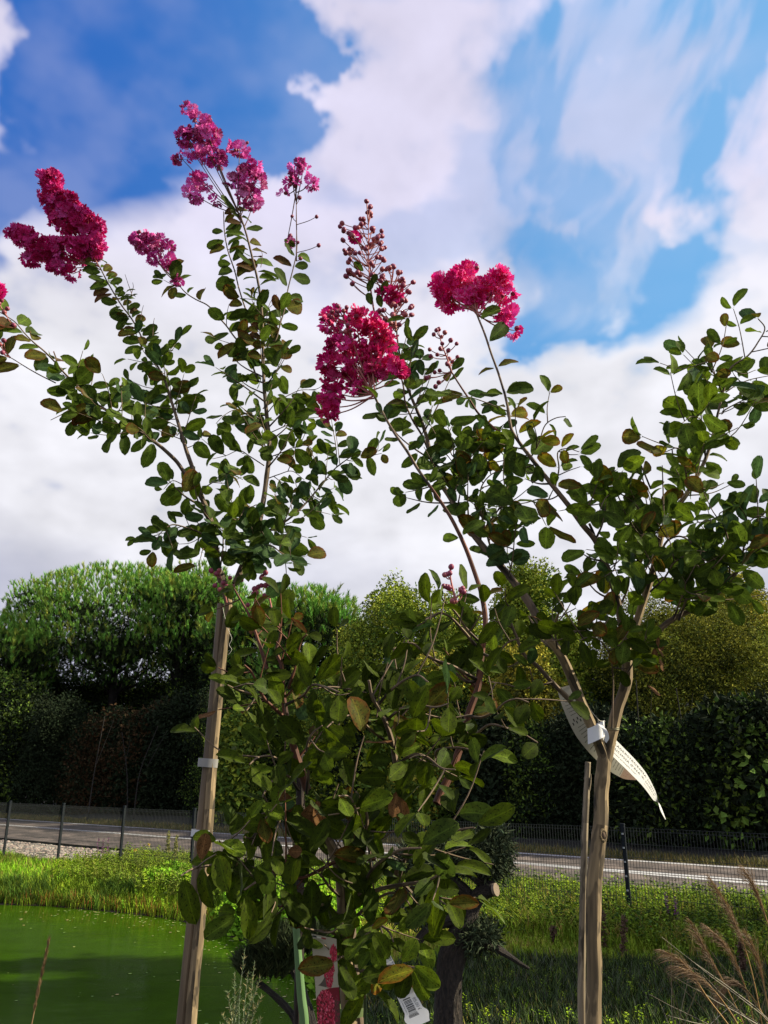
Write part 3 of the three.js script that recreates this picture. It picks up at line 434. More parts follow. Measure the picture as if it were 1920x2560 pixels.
    lines.forEach((l, i) => {
      const z = 4.2 - 0.12 * i + (i % 3) * 0.3, P = smooth([V(t.position.x, t.position.y, t.position.z), ...trace('W', z, z, ...l.slice(0, 8))], 60), st = part('stalk', tube(P, 0.004, 0.0012, { sides: 5, per: 1 }), stalk, t), p = [], n0 = 27;
      for (let q = 0; q < 560 * l[8] + 100; q++) { const k = n0 + Math.floor(f() * (P.length - n0 - 2)), T = P[k + 1].clone().sub(P[k]).normalize(), side = rdir(f), w = Math.sin((k - n0) / (P.length - n0) * 2.9 + 0.15), d = T.clone().multiplyScalar(1.1).addScaledVector(side, 0.34 * w).add(V(0, -0.25, 0)).normalize(), o = P[k].clone(), L = rr(0.04, 0.1, f) * (0.4 + w), s = d.clone().cross(rdir(f)).normalize().multiplyScalar(0.0011), m = o.clone().addScaledVector(d, L * 0.6), e = o.clone().addScaledVector(d, L).add(V(0, -L * 0.2, 0)); for (const x of [o.clone().add(s), o.clone().sub(s), m, m.clone().add(s), m.clone().sub(s), e]) p.push(x.x, x.y, x.z); }
      part('plume', tris(p), tan, st);
    });
    const bl = []; for (let i = 0; i < 30; i++) { const a = at(rr(1700, 1990, f), 2640, 4.2), b = at(rr(1600, 1960, f), rr(2330, 2540, f), rr(3.9, 4.5, f)); bl.push(tube([V(t.position.x, t.position.y, t.position.z), a, b], 0.006, 0.001, { sides: 3, per: 5 })); } const bm = part('blades', joined(bl), bladeM, t); bm.userData.kind = 'stuff';
  }
  { // single dried plume at the left
    const P = trace('Q', 5, 5, 150, 1900, 205, 1630, 250, 1400, 312, 1115), foot = V(P[0].x, height(P[0].x, P[0].z), P[0].z), t = thing('dried_stalk', 'single thin brown seed stalk before the pond at the bottom left', 'dried stalk', foot), m = std(0.2, 0.12, 0.05, 0.9), p = [];
    part('stem', tube([foot, ...P], 0.005, 0.0025, { sides: 5 }), m, t); const C2 = smooth(P.slice(1), 40);
    for (let q = 0; q < 420; q++) { const k = 4 + Math.floor(f() * 35), T = C2[k + 1].clone().sub(C2[k]).normalize(), d = T.addScaledVector(rdir(f), 0.35).normalize(), s = d.clone().cross(rdir(f)).normalize().multiplyScalar(0.003), e = C2[k].clone().addScaledVector(d, rr(0.02, 0.05, f)); p.push(...C2[k].clone().add(s).toArray(), ...C2[k].clone().sub(s).toArray(), ...e.toArray()); } part('seed_head', tris(p), m, t);
  }
  { // feathery weed at the pond, left of the green cane
    const m = std(0.1, 0.15, 0.04, 0.85, { transmission: 0.3 }), tip = std(0.33, 0.27, 0.1, 0.85, { transmission: 0.3 }), c = trace('Q', 4.6, 4.6, 1500, 1900)[0], foot = V(c.x, height(c.x, c.z), c.z), t = thing('feathery_weed', 'feathery grey-green weed with pale tips in front of the pond', 'weed', foot), st = [], lv = [], tp = [];
    for (const [x, y] of [[1540, 1180], [1475, 1330], [1430, 1450], [1600, 1260], [1640, 1360], [1560, 1330], [1390, 1600], [1520, 1420], [1650, 1480], [1460, 1560], [1600, 1520], [1380, 1660], [1550, 1600], [1640, 1620]]) {
      const e = trace('Q', rr(4.4, 4.8, f), 4.6, x, y)[0], mid = c.clone().lerp(e, 0.5).add(V(rr(-.03, .03, f), 0.02, 0)), P = smooth([foot, c, mid, e], 40); st.push(tube([foot, c, mid, e], 0.004, 0.001, { sides: 4 }));
      for (let q = 0; q < 130; q++) { const k = 14 + Math.floor(f() * 26), d = rdir(f); d.y = Math.abs(d.y) + 0.3; d.normalize(); const L = rr(0.015, 0.045, f) * (1.3 - k / 60), o = P[k], s = d.clone().cross(rdir(f)).normalize().multiplyScalar(0.003), n = o.clone().addScaledVector(d, L); (f() < 0.3 && k > 26 ? tp : lv).push(...o.clone().add(s).toArray(), ...o.clone().sub(s).toArray(), ...n.toArray()); }
    }
    part('stems', joined(st), m, t); part('foliage', tris(lv), m, t).userData.kind = 'stuff'; part('seed_heads', tris(tp), tip, t).userData.kind = 'stuff';
  }
}

// ---------------------------------------------------------------- clipped cloud trees by the pond
{
  const f = rngOf(401), oliveSpray = leafSpray(f, 26, 0.09, 0.045, 0.011), pineTuft = needleShoot(f, 22, 0.12);
  const pad = (parent, name, c, rx, ry, rz, n, geo, col, up) => { const pts = scatter([[c.x, c.y, c.z, rx, ry, rz]], n, f, 0.5).filter(([p, d]) => d.y > -0.4); copies(name, geo, tintable, pts.map(([p, d]) => frame(p.sub(parent.position), up ? V(d.x * 0.5, 1, d.z * 0.5) : rdir(f), rdir(f), rr(0.7, 1.3, f))), parent, pts.map(() => tone(col, f))); };
  {
    const Z = 6, foot = at(1120, 2760, Z); foot.y = height(foot.x, foot.z);
    const barkO = std(0.09, 0.066, 0.045, 0.95, { map: barkMap, bumpMap: barkMap, bumpScale: 0.03 });
    const t = thing('olive_tree', 'gnarled dark olive with a sawn-off limb standing behind the leafy shrub', 'olive tree', foot), b = (k, r0, r1, ...xy) => part('limb', tube(trace(k, Z, Z - 0.15, ...xy), r0, r1, { sides: 10, bump: 0.5, per: 6 }), barkO, t);
    part('trunk', tube([foot, ...trace('H', Z, Z, 770, 1800, 815, 1659, 868, 1560, 885, 1480, 925, 1395)], 0.1, 0.068, { sides: 12, bump: 0.5, per: 6 }), barkO, t);
    const cut = b('H', 0.062, 0.04, 900, 1420, 950, 1380, 1000, 1360, 1030, 1358); b('H', 0.05, 0.03, 890, 1430, 840, 1360, 760, 1310, 690, 1280, 600, 1230); b('H', 0.045, 0.025, 990, 1362, 960, 1320, 900, 1270, 850, 1220, 830, 1190);
    b('H', 0.05, 0.01, 820, 1640, 940, 1665, 1060, 1720, 1240, 1830); b('H', 0.05, 0.025, 860, 1520, 700, 1560, 600, 1640, 560, 1750);
    { const [a] = trace('H', Z - 0.15, Z, 1036, 1358), g = new THREE.CylinderGeometry(0.042, 0.04, 0.02, 14); g.rotateZ(-Math.PI / 2 + 0.2); g.rotateY(-0.6); g.translate(a.x, a.y, a.z + 0.02); part('cut_face', g, std(0.4, 0.3, 0.2, 0.9, { map: grain(64, 64, (u, v) => 0.75 + 0.3 * Math.sin(Math.hypot(u - .5, v - .5) * 60) * 0.4) }), cut); }
    const G = [0.045, 0.06, 0.028]; const q = (k, x, y, rx, ry, n) => { const [c] = trace(k, Z, Z, x, y), m = CROP[k][2] / FOCAL * Z / 1.05; pad(t, 'foliage_pad', c, rx * m, ry * m, rx * m * 0.8, n, oliveSpray, G, false); };
    q('H', 950, 1160, 130, 65, 420); q('H', 1030, 1090, 40, 70, 120); q('H', 720, 1200, 110, 60, 260); q('H', 600, 1190, 100, 60, 220); q('W', 90, 745, 75, 45, 170); q('H', 1000, 1230, 70, 40, 120); q('Z', 1200, 900, 120, 50, 150);
  }
  {
    const Z = 5, foot = at(760, 2900, Z); foot.y = height(foot.x, foot.z);
    const t = thing('clipped_pine', 'small pine clipped into flat pads at the pond behind the green cane', 'pine tree', foot), b = (r0, r1, ...xy) => part('limb', tube(trace('Z', Z, Z, ...xy), r0, r1, { sides: 8, bump: 0.4 }), barkGrey, t);
    part('trunk', tube([foot, ...trace('Z', Z, Z, 500, 1900, 480, 1700, 455, 1560)], 0.06, 0.035, { sides: 9, bump: 0.4 }), barkDark, t);
    b(0.024, 0.014, 455, 1760, 400, 1680, 310, 1560, 210, 1465, 110, 1390); b(0.03, 0.016, 470, 1620, 420, 1440, 370, 1330, 310, 1240); b(0.022, 0.012, 700, 1420, 560, 1340, 440, 1270, 380, 1230);
    const q = (x, y, rx, ry, n) => { const [c] = trace('Z', Z, Z, x, y), m = CROP.Z[2] / FOCAL * Z / 1.1; pad(t, 'foliage_pad', c, rx * m, ry * m, rx * m * 0.85, n, pineTuft, [0.04, 0.055, 0.02], true); };
    q(310, 1180, 205, 62, 520); q(180, 1340, 165, 55, 420); q(470, 1150, 90, 45, 160); q(60, 1330, 60, 40, 90);
  }
}

// ---------------------------------------------------------------- the three crape myrtles in front
const fl = rngOf(501);
function leafGeo(f, w, fold, curl, notch) {                                     // blade 1 long along +Y, widest past the middle, on a short stalk
  const rows = 6, cols = 4, pos = [], uv = [], idx = [];
  for (let i = 0; i <= rows; i++) {
    const t = 0.5 - 0.5 * Math.cos(Math.PI * i / rows), y = 0.07 + 0.93 * t, u2 = Math.pow(t, 1.22), prof = Math.sqrt(Math.max(0, 4 * u2 * (1 - u2))) * (0.8 + 0.2 * sstep(0, 0.45, t)), half = Math.max(0.012, w / 2 * prof), skew = 0.03 * Math.sin(t * 3 + w * 9);
    for (let j = 0; j <= cols; j++) { const s = j / cols * 2 - 1, z = fold * Math.abs(s) * half * 2 - curl * t * t + 0.025 * Math.sin(t * 9 + s * 3 + w * 20) * Math.abs(s); pos.push(s * half + skew, y - notch * (i === rows && j === 2 ? 1 : 0) * 0.05 - curl * curl * t * t * 0.4, z); uv.push(j / cols, t); }
  }
  for (let i = 0; i < rows; i++) for (let j = 0; j < cols; j++) { const a = i * 5 + j; if (i > 0) idx.push(a, a + 1, a + 5); idx.push(a + 1, a + 6, a + 5); }
  const b = pos.length / 3; pos.push(-0.012, 0, 0, 0.012, 0, 0); uv.push(0.5, 0, 0.5, 0); idx.push(b, b + 1, 2);
  const g = new THREE.BufferGeometry(); g.setAttribute('position', new THREE.Float32BufferAttribute(pos, 3)); g.setAttribute('uv', new THREE.Float32BufferAttribute(uv, 2)); g.setIndex(idx); g.computeVertexNormals(); return g;
}
const leafGeos = [leafGeo(fl, 0.55, 0.16, 0.14, 1), leafGeo(fl, 0.48, 0.24, 0.24, 0), leafGeo(fl, 0.6, 0.10, 0.08, 1), leafGeo(fl, 0.46, 0.20, 0.34, 0), leafGeo(fl, 0.52, 0.06, -0.12, 0), leafGeo(fl, 0.62, 0.14, 0.18, 1)];
function leafPrint(edge, spot) {                                                // veins, mottling and, on ageing leaves, a rusty rim
  return grain(128, 256, (u, v) => {
    const x = Math.abs(u - 0.5) * 2, rib = Math.exp(-Math.pow(x / 0.05, 2)), side = Math.exp(-Math.pow((((v * 8.5 - x * 1.7) % 1 + 1) % 1 - 0.5) / 0.08, 2)) * (1 - x) * 0.55;
    const m = 0.72 + 0.34 * (fbm(u * 5, v * 8, 4, 8) - 0.5) + 0.16 * (fbm(u * 30, v * 40, 3, 40) - 0.5), k = m + rib * 0.34 + side * 0.24 - 0.3 * sstep(0.66, 0.72, fbm(u * 12 + 7, v * 20, 3, 32));
    const e = clamp(edge * (sstep(0.55, 1, Math.hypot(x * 0.92, Math.max(0, v - 0.45) * 1.7) + (fbm(u * 6 + 3, v * 6, 3, 8) - 0.5) * 0.6)) + spot * sstep(0.62, 0.72, fbm(u * 9 + 1, v * 12, 3, 16)), 0, 1);
    return [mix(k, k * 1.2, e), mix(k, k * 0.74, e), mix(k, k * 0.8, e)];
  });
}
const prints = [leafPrint(0, 0.1), leafPrint(0.75, 0.3)];
const leafM = (r, g, b, p, t = 0.42, coat = 0.03) => std(r, g, b, 0.82, { map: prints[p], transmission: t, clearcoat: coat, clearcoatRoughness: 0.42, specularIntensity: 0.13 });
const LEAF = {
  dark: leafM(0.10, 0.165, 0.018, 0, 0.5), mid: leafM(0.165, 0.265, 0.024, 0, 0.5), shady: leafM(0.066, 0.105, 0.004, 0, 0.45, 0), leafy: leafM(0.125, 0.19, 0.005, 0, 0.52, 0.015), fresh: leafM(0.23, 0.35, 0.018, 0, 0.55), yellow: leafM(0.36, 0.36, 0.018, 1, 0.55), olive: leafM(0.19, 0.19, 0.022, 1, 0.5), bronze: leafM(0.16, 0.10, 0.03, 1, 0.4), cool: leafM(0.095, 0.19, 0.05, 0, 0.45, 0.14), dead: leafM(0.30, 0.15, 0.055, 0, 0.25, 0),
};
const MIX = {
  top: [['olive', 3], ['mid', 5], ['dark', 3.5], ['bronze', .6]], low: [['mid', 5], ['fresh', 2.4], ['dark', 3], ['cool', 2], ['olive', 1]], cool: [['cool', 4], ['dark', 4], ['mid', 4], ['olive', 1]],
  sunny: [['mid', 5], ['fresh', 4], ['yellow', .9], ['dark', 2.5], ['olive', .5]], shrub: [['shady', 4], ['leafy', 6], ['dark', 1.5], ['fresh', 1.6], ['olive', .3], ['cool', .8], ['dead', .04]], warm: [['shady', 4], ['leafy', 6], ['mid', 1], ['olive', .9], ['bronze', .1], ['dead', .05]],  // shady and sunny leaf colours have the shade and sunlight painted in
};
const pick = (list, f) => { let s = f() * list.reduce((a, q) => a + q[1], 0); for (const [k, w] of list) if ((s -= w) <= 0) return k; return list[0][0]; };
const calmMap = grain(128, 512, (u, v) => 0.6 + 0.4 * (fbm(u * 5, v * 5, 5, 5) - 0.5) + 0.3 * (fbm(u * 26, v * 14 + 9, 3, 32) - 0.5) + 0.2 * sstep(0.5, 0.55, fbm(u * 4 + 2, v * 9 + 5, 4, 4)) - 0.22 * sstep(0.6, 0.66, fbm(u * 7 + 1, v * 16 + 3, 3, 8)), true, 8, 1.3);
const bark1 = std(0.42, 0.30, 0.155, 0.85, { map: calmMap, bumpMap: calmMap, bumpScale: 0.0016 }), bark2 = std(0.24, 0.165, 0.10, 0.85, { map: calmMap, bumpMap: calmMap, bumpScale: 0.0012 }), redBark = std(0.34, 0.12, 0.055, 0.8, { map: barkMap, bumpMap: barkMap, bumpScale: 0.001 }), twigM = std(0.13, 0.075, 0.05, 0.85);
const TOCAM = (p) => EYE.clone().sub(p).normalize();
class Plant {
  constructor(name, label, pos, seed, k = 1, sz = 1, tk = 1) { this.k = k; this.sz = sz; this.tk = tk; this.g = thing(name, label, 'tree', pos); this.leaves = []; this.flowers = []; this.f = rngOf(seed); }
  shoot(pts, r0, r1, o = {}) {
    const f = this.f, mat = o.mat ?? bark2, P = smooth(pts, Math.max(8, (pts.length - 1) * 6)), geos = [tube(P, r0, r1, { sides: r0 > 0.006 ? 9 : 6, per: 1, bump: r0 > 0.006 ? 0.18 : 0.05, pow: o.pow ?? 1 })];
    const cum = [0]; for (let i = 1; i < P.length; i++) cum.push(cum[i - 1] + P[i].distanceTo(P[i - 1])); const len = cum[cum.length - 1];
    const where = (s) => { let i = 1; while (i < P.length - 1 && cum[i] < s) i++; return [P[i - 1].clone().lerp(P[i], clamp((s - cum[i - 1]) / (cum[i] - cum[i - 1] + 1e-9), 0, 1)), P[i].clone().sub(P[i - 1]).normalize()]; };
    if (o.leaf) this.along(where, o.leaf[0] * len, o.leaf[1] * len, o);
    const tw = o.twig ?? [0.1, 0.95];
    const NT = Math.ceil((o.twigs ?? 0) * this.tk);
    for (let k = 0; k < NT; k++) {
      const [a, T] = where(mix(tw[0], tw[1], (k + rr(0.1, 0.9, f)) / NT) * len), n = TOCAM(a).multiplyScalar(0.45).addScaledVector(rdir(f), 0.8), side = T.clone().cross(n).normalize().multiplyScalar(f() < 0.5 ? 1 : -1), L = (o.tl ?? 0.13) * rr(0.55, 1.25, f);
      const d = side.addScaledVector(T, rr(0.25, 0.8, f)).add(V(0, o.lift ?? 0.15, 0)).normalize(), b = a.clone().addScaledVector(d, L * 0.55).addScaledVector(rdir(f), L * 0.06), c = a.clone().addScaledVector(d, L).add(V(0, L * rr(-0.05, 0.25, f), 0));
      const Q = smooth([a, b, c], 8); geos.push(tube(Q, Math.max(0.0016, r1 * 0.6), 0.0009, { sides: 5, per: 1 }));
      const c2 = [0]; for (let i = 1; i < Q.length; i++) c2.push(c2[i - 1] + Q[i].distanceTo(Q[i - 1]));
      const w2 = (s) => { let i = 1; while (i < Q.length - 1 && c2[i] < s) i++; return [Q[i - 1].clone().lerp(Q[i], clamp((s - c2[i - 1]) / (c2[i] - c2[i - 1] + 1e-9), 0, 1)), Q[i].clone().sub(Q[i - 1]).normalize()]; };
      this.along(w2, L * 0.28, L * 1.02, { ...o, size: (o.size ?? 0.055) * 0.92, tip: true });
    }
    const m = part(o.name ?? 'branch', joined(geos), mat, this.g); this.last = where; this.len = len; return m;
  }
  along(where, s0, s1, o) {
    const f = this.f, gap = (o.gap ?? 0.032) * this.k, n = Math.max(1, Math.round((s1 - s0) / gap)); let N = null, side0 = f() < 0.5 ? 1 : -1;
    for (let i = 0; i <= n; i++) {
      const [p, T] = where(mix(s0, s1, i / n));
      if (!N) N = TOCAM(p).multiplyScalar(o.face ?? 0.8).add(V(0, 0.45, 0)).addScaledVector(rdir(f), o.tip ? 0.6 : 0.35);
      N.addScaledVector(rdir(f), 0.13).normalize();
      const lat = T.clone().cross(N).normalize(), both = o.both ?? 0.8, end = i === n && o.tip;
      for (const sd of [side0, -side0]) {
        if (f() > both) continue;
        const d = T.clone().multiplyScalar(end ? 0.9 : rr(0.25, 0.7, f)).addScaledVector(lat, sd * (end ? 0.5 : 1)).addScaledVector(rdir(f), 0.2).add(V(0, o.droop ?? -0.1, 0)).normalize();
        const nn = N.clone().addScaledVector(rdir(f), o.wild ?? 0.5), s = (o.size ?? 0.055) * this.sz * rr(0.56, 1.18, f) * (1 - 0.15 * i / n);
        this.leaf(p.clone().addScaledVector(d, 0.002), d, nn, s, pick(MIX[o.mix ?? 'low'], f));
      }
      side0 = -side0;
    }
  }
  leaf(p, d, n, s, kind) { this.leaves.push({ m: frame(p.clone().sub(this.g.position), d, n, V(s * rr(0.88, 1.1, this.f), s, s)), kind, g: this.slim && this.f() < 0.75 ? [1, 3, 4][Math.floor(this.f() * 3)] : Math.floor(this.f() * leafGeos.length), s: s / p.distanceTo(EYE) * (1 + 0.001 * this.f()) }); }
  finish() {
    this.leaves.sort((a, b) => b.s - a.s);
    for (const l of this.leaves.slice(0, 300)) { const m = shade(new THREE.Mesh(leafGeos[l.g], LEAF[l.kind])); m.name = 'leaf'; m.applyMatrix4(l.m); this.g.add(m); }
    const rest = this.leaves.slice(300), by = {}; for (const l of rest) (by[l.kind] ??= []).push(l.m);
    for (const k of Object.keys(by)) copies('small_leaves', leafGeos[k.length % leafGeos.length], LEAF[k], by[k], this.g);
    this.flowers.sort((a, b) => b.s - a.s);
    this.flowers.slice(0, 290).forEach((q) => { const m = shade(new THREE.Mesh(q.geo, q.mat)); m.name = q.name; m.applyMatrix4(q.m); q.parent.add(m); });
    const by2 = new Map(); for (const q of this.flowers.slice(290)) { const k = q.parent.uuid + q.mat.uuid + q.geo.uuid; if (!by2.has(k)) by2.set(k, [q, []]); by2.get(k)[1].push(q.m); }
    for (const [q, list] of by2.values()) copies('inner_' + q.name + 's', q.geo, q.mat, list, q.parent);
    console.log(this.g.name, 'leaves', this.leaves.length, 'flowers', this.flowers.length);
  }
  // a flower head: lobes in traced places, covered with crinkled flowers on thin stalks
  panicle(stem, k, z, lobes, mats, o = {}) {
    const f = this.f, C = lobes.map(([x, y, rx, ry, dens = 1, dz = 0]) => { const [c] = trace(k, z + dz, z, x, y), m = CROP[k][2] / FOCAL * z * 0.97; return [c.x, c.y, c.z, rx * m, ry * m, (rx + ry) / 2 * m * 0.85, dens]; });
    const stalks = C.map((c) => { const e = V(c[0], c[1], c[2]), a = stem(rr(0.86, 1, f)), m = a.clone().lerp(e, 0.5).add(V(0, -0.01, 0)); return tube([a, m, e], 0.0022, 0.0014, { sides: 5 }); });
    const spots = [];
    for (const c of C) { const fd = o.fd ?? 0.031, n = Math.max(2, Math.round(c[6] * 17 * c[3] * c[4] / (fd * fd) + 1)); for (let i = 0; i < n; i++) { const d = rdir(f), q = rr(0.62, 1, f); spots.push([V(c[0] + d.x * c[3] * q, c[1] + d.y * c[4] * q, c[2] + d.z * c[5] * q), d, c]); } }
    for (const [p, d, c] of spots) if (f() < 0.3) stalks.push(tube([V(c[0], c[1], c[2]), p], 0.0012, 0.0009, { sides: 4 }));
    const head = part('flower_panicle', joined(stalks), o.stalk ?? stalkM, this.g);
    for (const [p, d] of spots) {
      const bud = f() < (o.buds ?? 0.08), s = bud ? rr(0.005, 0.0075, f) : (o.fd ?? 0.031) * rr(0.52, 0.74, f);
      this.flowers.push({ m: frame(p.clone().sub(this.g.position), d.clone().addScaledVector(rdir(f), 0.5), rdir(f), s), geo: bud ? budGeo : flowerGeos[Math.floor(f() * flowerGeos.length)], mat: bud ? budM : mats[Math.floor(f() * mats.length)], name: bud ? 'bud' : 'flower', parent: head, s: (bud ? 0.4 : 1) * (d.dot(TOCAM(p)) + 2) });
    }
    return head;
  }
  buds(stalkPts, list, o = {}) {                                                 // round flower buds on a branching stalk: list of [point, radius]
    const f = this.f, ax = smooth(stalkPts, 24), geos = [tube(ax, 0.0028, 0.0012, { sides: 6, per: 1 })];
    for (const [p] of list) { let best = 0, bd = 9; ax.forEach((q, i) => { const dd = q.distanceTo(p) + 0.6 * Math.max(0, q.y - p.y + 0.02); if (dd < bd) { bd = dd; best = i; } }); const a = ax[Math.max(0, best - 1)]; geos.push(tube([a, a.clone().lerp(p, 0.6).add(V(0, -0.004, 0)), p], 0.0015, 0.0011, { sides: 5, per: 3 })); }
    const head = part('bud_panicle', joined(geos), o.stalk ?? stalkM, this.g);
    list.forEach(([p, r], i) => { const m = shade(new THREE.Mesh(budGeo, i % 5 === 2 ? budM2 : budM)); m.name = 'bud'; m.applyMatrix4(frame(p.clone().sub(this.g.position), rdir(f).add(V(0, 1.2, 0)), rdir(f), r)); head.add(m); });
  }
}
const flowerGeos = [0, 1, 2].map((k) => {                                       // six crinkled, clawed petals round a small calyx; about 2 across
  const pos = [], idx = [];
  for (let q = 0; q < 6; q++) {
    const a = q / 6 * 6.283 + rr(-.2, .2, fl), lift = rr(0.1, 0.75, fl), ca = Math.cos(a), sa = Math.sin(a), base = pos.length / 3, nu = 3, nv = 6;
    for (let i = 0; i <= nu; i++) for (let j = 0; j <= nv; j++) {
      const t = i / nu, s = j / nv * 2 - 1, r = 0.12 + 0.9 * t, w = t < 0.2 ? 0.05 : 0.62 * Math.sin(Math.min(1, t * 1.25) * 1.9), z = lift * t + t * t * 0.2 * Math.sin(j * 2.4 + q * 3 + k) + rr(-.09, .09, fl) * t, rad = r + t * 0.1 * Math.sin(j * 3.1 + q + k * 2), x = rad * Math.cos(s * w), y = rad * Math.sin(s * w);
      pos.push(x * ca - y * sa, z, x * sa + y * ca);
      if (i && j) { const c = base + i * (nv + 1) + j; idx.push(c - 1, c, c - nv - 1, c - 1, c - nv - 1, c - nv - 2); }
    }
  }
  const g = new THREE.BufferGeometry(); g.setAttribute('position', new THREE.Float32BufferAttribute(pos, 3)); g.setIndex(idx); g.computeVertexNormals(); return g;
});
const budGeo = (() => { const g = new THREE.SphereGeometry(1, 9, 7), p = g.attributes.position; for (let i = 0; i < p.count; i++) { const y = p.getY(i), a = Math.atan2(p.getZ(i), p.getX(i)), k = 1 + 0.05 * Math.cos(a * 6) * (1 - y * y); p.setXYZ(i, p.getX(i) * k, y > 0.6 ? y * 1.12 : y, p.getZ(i) * k); } g.computeVertexNormals(); return g; })();
const petal = (r, g, b) => std(r, g, b, 0.7, { transmission: 0.38, specularIntensity: 0.3 });
const crimson = [petal(0.66, 0.016, 0.2), petal(0.76, 0.035, 0.28), petal(0.52, 0.01, 0.15), petal(0.78, 0.1, 0.42)], magenta = [petal(0.78, 0.10, 0.46), petal(0.86, 0.18, 0.58), petal(0.66, 0.06, 0.36), petal(0.88, 0.3, 0.62), petal(0.4, 0.06, 0.2)], hot = [petal(0.92, 0.025, 0.32), petal(0.95, 0.07, 0.42), petal(0.8, 0.015, 0.24), petal(0.96, 0.2, 0.5)], ruby = [petal(0.8, 0.025, 0.26), petal(0.9, 0.055, 0.36), petal(0.66, 0.015, 0.2), petal(0.45, 0.02, 0.12)];
const budM = std(0.26, 0.035, 0.075, 0.5), budM2 = std(0.36, 0.08, 0.09, 0.5), stalkM = std(0.42, 0.14, 0.12, 0.75), calyxM = std(0.13, 0.06, 0.035, 0.8);
const lastPt = (T) => (t) => T.last(t * T.len)[0];

// ---- left tree: tall stem on a bamboo stake
{
  const Z = 2.4, foot = at(470, 2560, Z); foot.y = height(foot.x, foot.z);
  const T = new Plant('crape_myrtle', 'tall crape myrtle with crimson and magenta flower heads tied to the bamboo stake', foot, 601, 1.65, 1.55, 0.9);
  const stemX = [[476, 2560], [500, 2300], [521, 2050], [531, 1900], [546, 1740], [562, 1590], [571, 1510], [560, 1465], [550, 1430]].map(([u, v]) => at(u, v, Z));
  const up = stemX[0].clone().sub(stemX[1]).normalize();
  part('trunk', tube([foot, ...stemX], 0.0165, 0.0115, { sides: 14, bump: 0.14, per: 8 }), bark1, T.g);
  const s = (z0, z1, r0, r1, k, o, ...xy) => T.shoot(trace(k, z0, z1, ...xy), r0, r1, o);
  // left limb and its shoots
  s(Z, 2.36, .0115, .0085, 'C', { twigs: 6, tl: .12, twig: [.2, .95], mix: 'low' }, 1310, 1790, 1290, 1700, 1272, 1560, 1240, 1400, 1205, 1315);
  s(2.36, 2.2, .0072, .0028, 'C', { leaf: [.45, .98], gap: .026, twigs: 20, twig: [.36, .86], tl: .13, mix: 'low', size: .052, mat: bark2 }, 1205, 1315, 1165, 1240, 1110, 1170, 1050, 1080, 1000, 1030, 930, 970, 860, 920, 780, 870, 700, 810, 620, 765, 520, 700, 450, 620, 380, 550, 330, 490);
  s(2.2, 2.12, .0028, .0012, 'C', { leaf: [.0, .95], gap: .02, mix: 'top', size: .056 }, 330, 490, 260, 420, 200, 370, 150, 320, 90, 250, 40, 215, -20, 180);
  s(2.2, 2.15, .002, .001, 'C', { leaf: [.1, 1], gap: .028, mix: 'top', size: .052 }, 330, 610, 230, 560, 160, 520, 80, 470, 10, 430, -30, 400);
  s(2.25, 2.2, .0025, .001, 'C', { leaf: [.15, 1], gap: .026, mix: 'top', size: .06 }, 620, 765, 520, 745, 430, 760, 360, 800, 300, 830);
  s(2.36, 2.5, .0075, .003, 'C', { leaf: [.4, 1], gap: .026, twigs: 20, twig: [.3, .92], tl: .13, mix: 'low', size: .052 }, 1205, 1315, 1150, 1140, 1100, 1000, 1080, 930, 1050, 830, 1010, 700, 970, 580, 915, 480, 860, 400);
  s(2.5, 2.55, .003, .0022, 'C', { leaf: [.0, .98], gap: .014, twigs: 3, tl: .05, mix: 'top', size: .047, both: .95 }, 860, 400, 830, 320, 780, 230, 720, 150, 670, 70, 630, 0, 600, -60, 560, -130);
  T.panicle(lastPt(T), 'A', 2.55, [[300, 590, 80, 75], [310, 680, 95, 85], [370, 740, 120, 105], [430, 830, 150, 105], [520, 870, 115, 95], [140, 925, 100, 62], [90, 900, 60, 45], [270, 1000, 140, 78], [420, 1010, 150, 90], [530, 980, 95, 80], [330, 1105, 62, 38], [430, 1150, 45, 25], [560, 1020, 70, 55], [180, 1060, 60, 45]], crimson, { buds: .03 });
  s(2.45, 2.4, .0032, .0016, 'C', { leaf: [.1, .98], gap: .034, twigs: 3, tl: .09, mix: 'top', size: .055 }, 1530, 600, 1440, 380, 1400, 350, 1340, 270, 1290, 215, 1230, 150, 1160, 115, 1100, 75, 1040, 5, 985, -50);
  T.panicle(lastPt(T), 'A', 2.4, [[830, 930, 62, 46], [870, 970, 90, 55], [940, 960, 60, 50], [920, 1055, 38, 28], [1000, 985, 30, 28], [995, 1075, 36, 40], [1060, 1180, 26, 26, .7]], magenta, { buds: .12 });
  // right limb: the tall main shoot
  s(Z, 2.45, .0105, .0055, 'C', { twigs: 17, tl: .17, twig: [.5, .98], mix: 'low', size: .055, leaf: [.86, 1], gap: .035 }, 1390, 1800, 1440, 1690, 1490, 1610, 1540, 1420, 1575, 1200, 1595, 1000, 1580, 800, 1565, 640, 1560, 500);
  s(2.45, 2.5, .0055, .003, 'C', { leaf: [.0, .98], gap: .02, twigs: 5, tl: .1, twig: [0, .4], mix: 'top', size: .058 }, 1560, 500, 1558, 330, 1550, 180, 1530, 20, 1495, -130, 1460, -270, 1430, -360, 1400, -420);
  T.panicle(lastPt(T), 'A', 2.5, [[1120, 175, 46, 34], [1200, 235, 66, 44], [1110, 340, 75, 62], [1230, 330, 85, 70], [1270, 455, 95, 70, .8], [1080, 470, 60, 38, .7], [1420, 400, 80, 55, .8], [1470, 520, 90, 66, .8], [1500, 610, 85, 60, .8], [1180, 600, 90, 45, .7], [1150, 680, 75, 45, .7], [1470, 680, 75, 55, .8], [1500, 730, 60, 35, .7], [1390, 600, 70, 50, .6], [1290, 715, 40, 30, .4], [1140, 420, 50, 40, .6]], magenta, { buds: .16, stalk: calyxM });
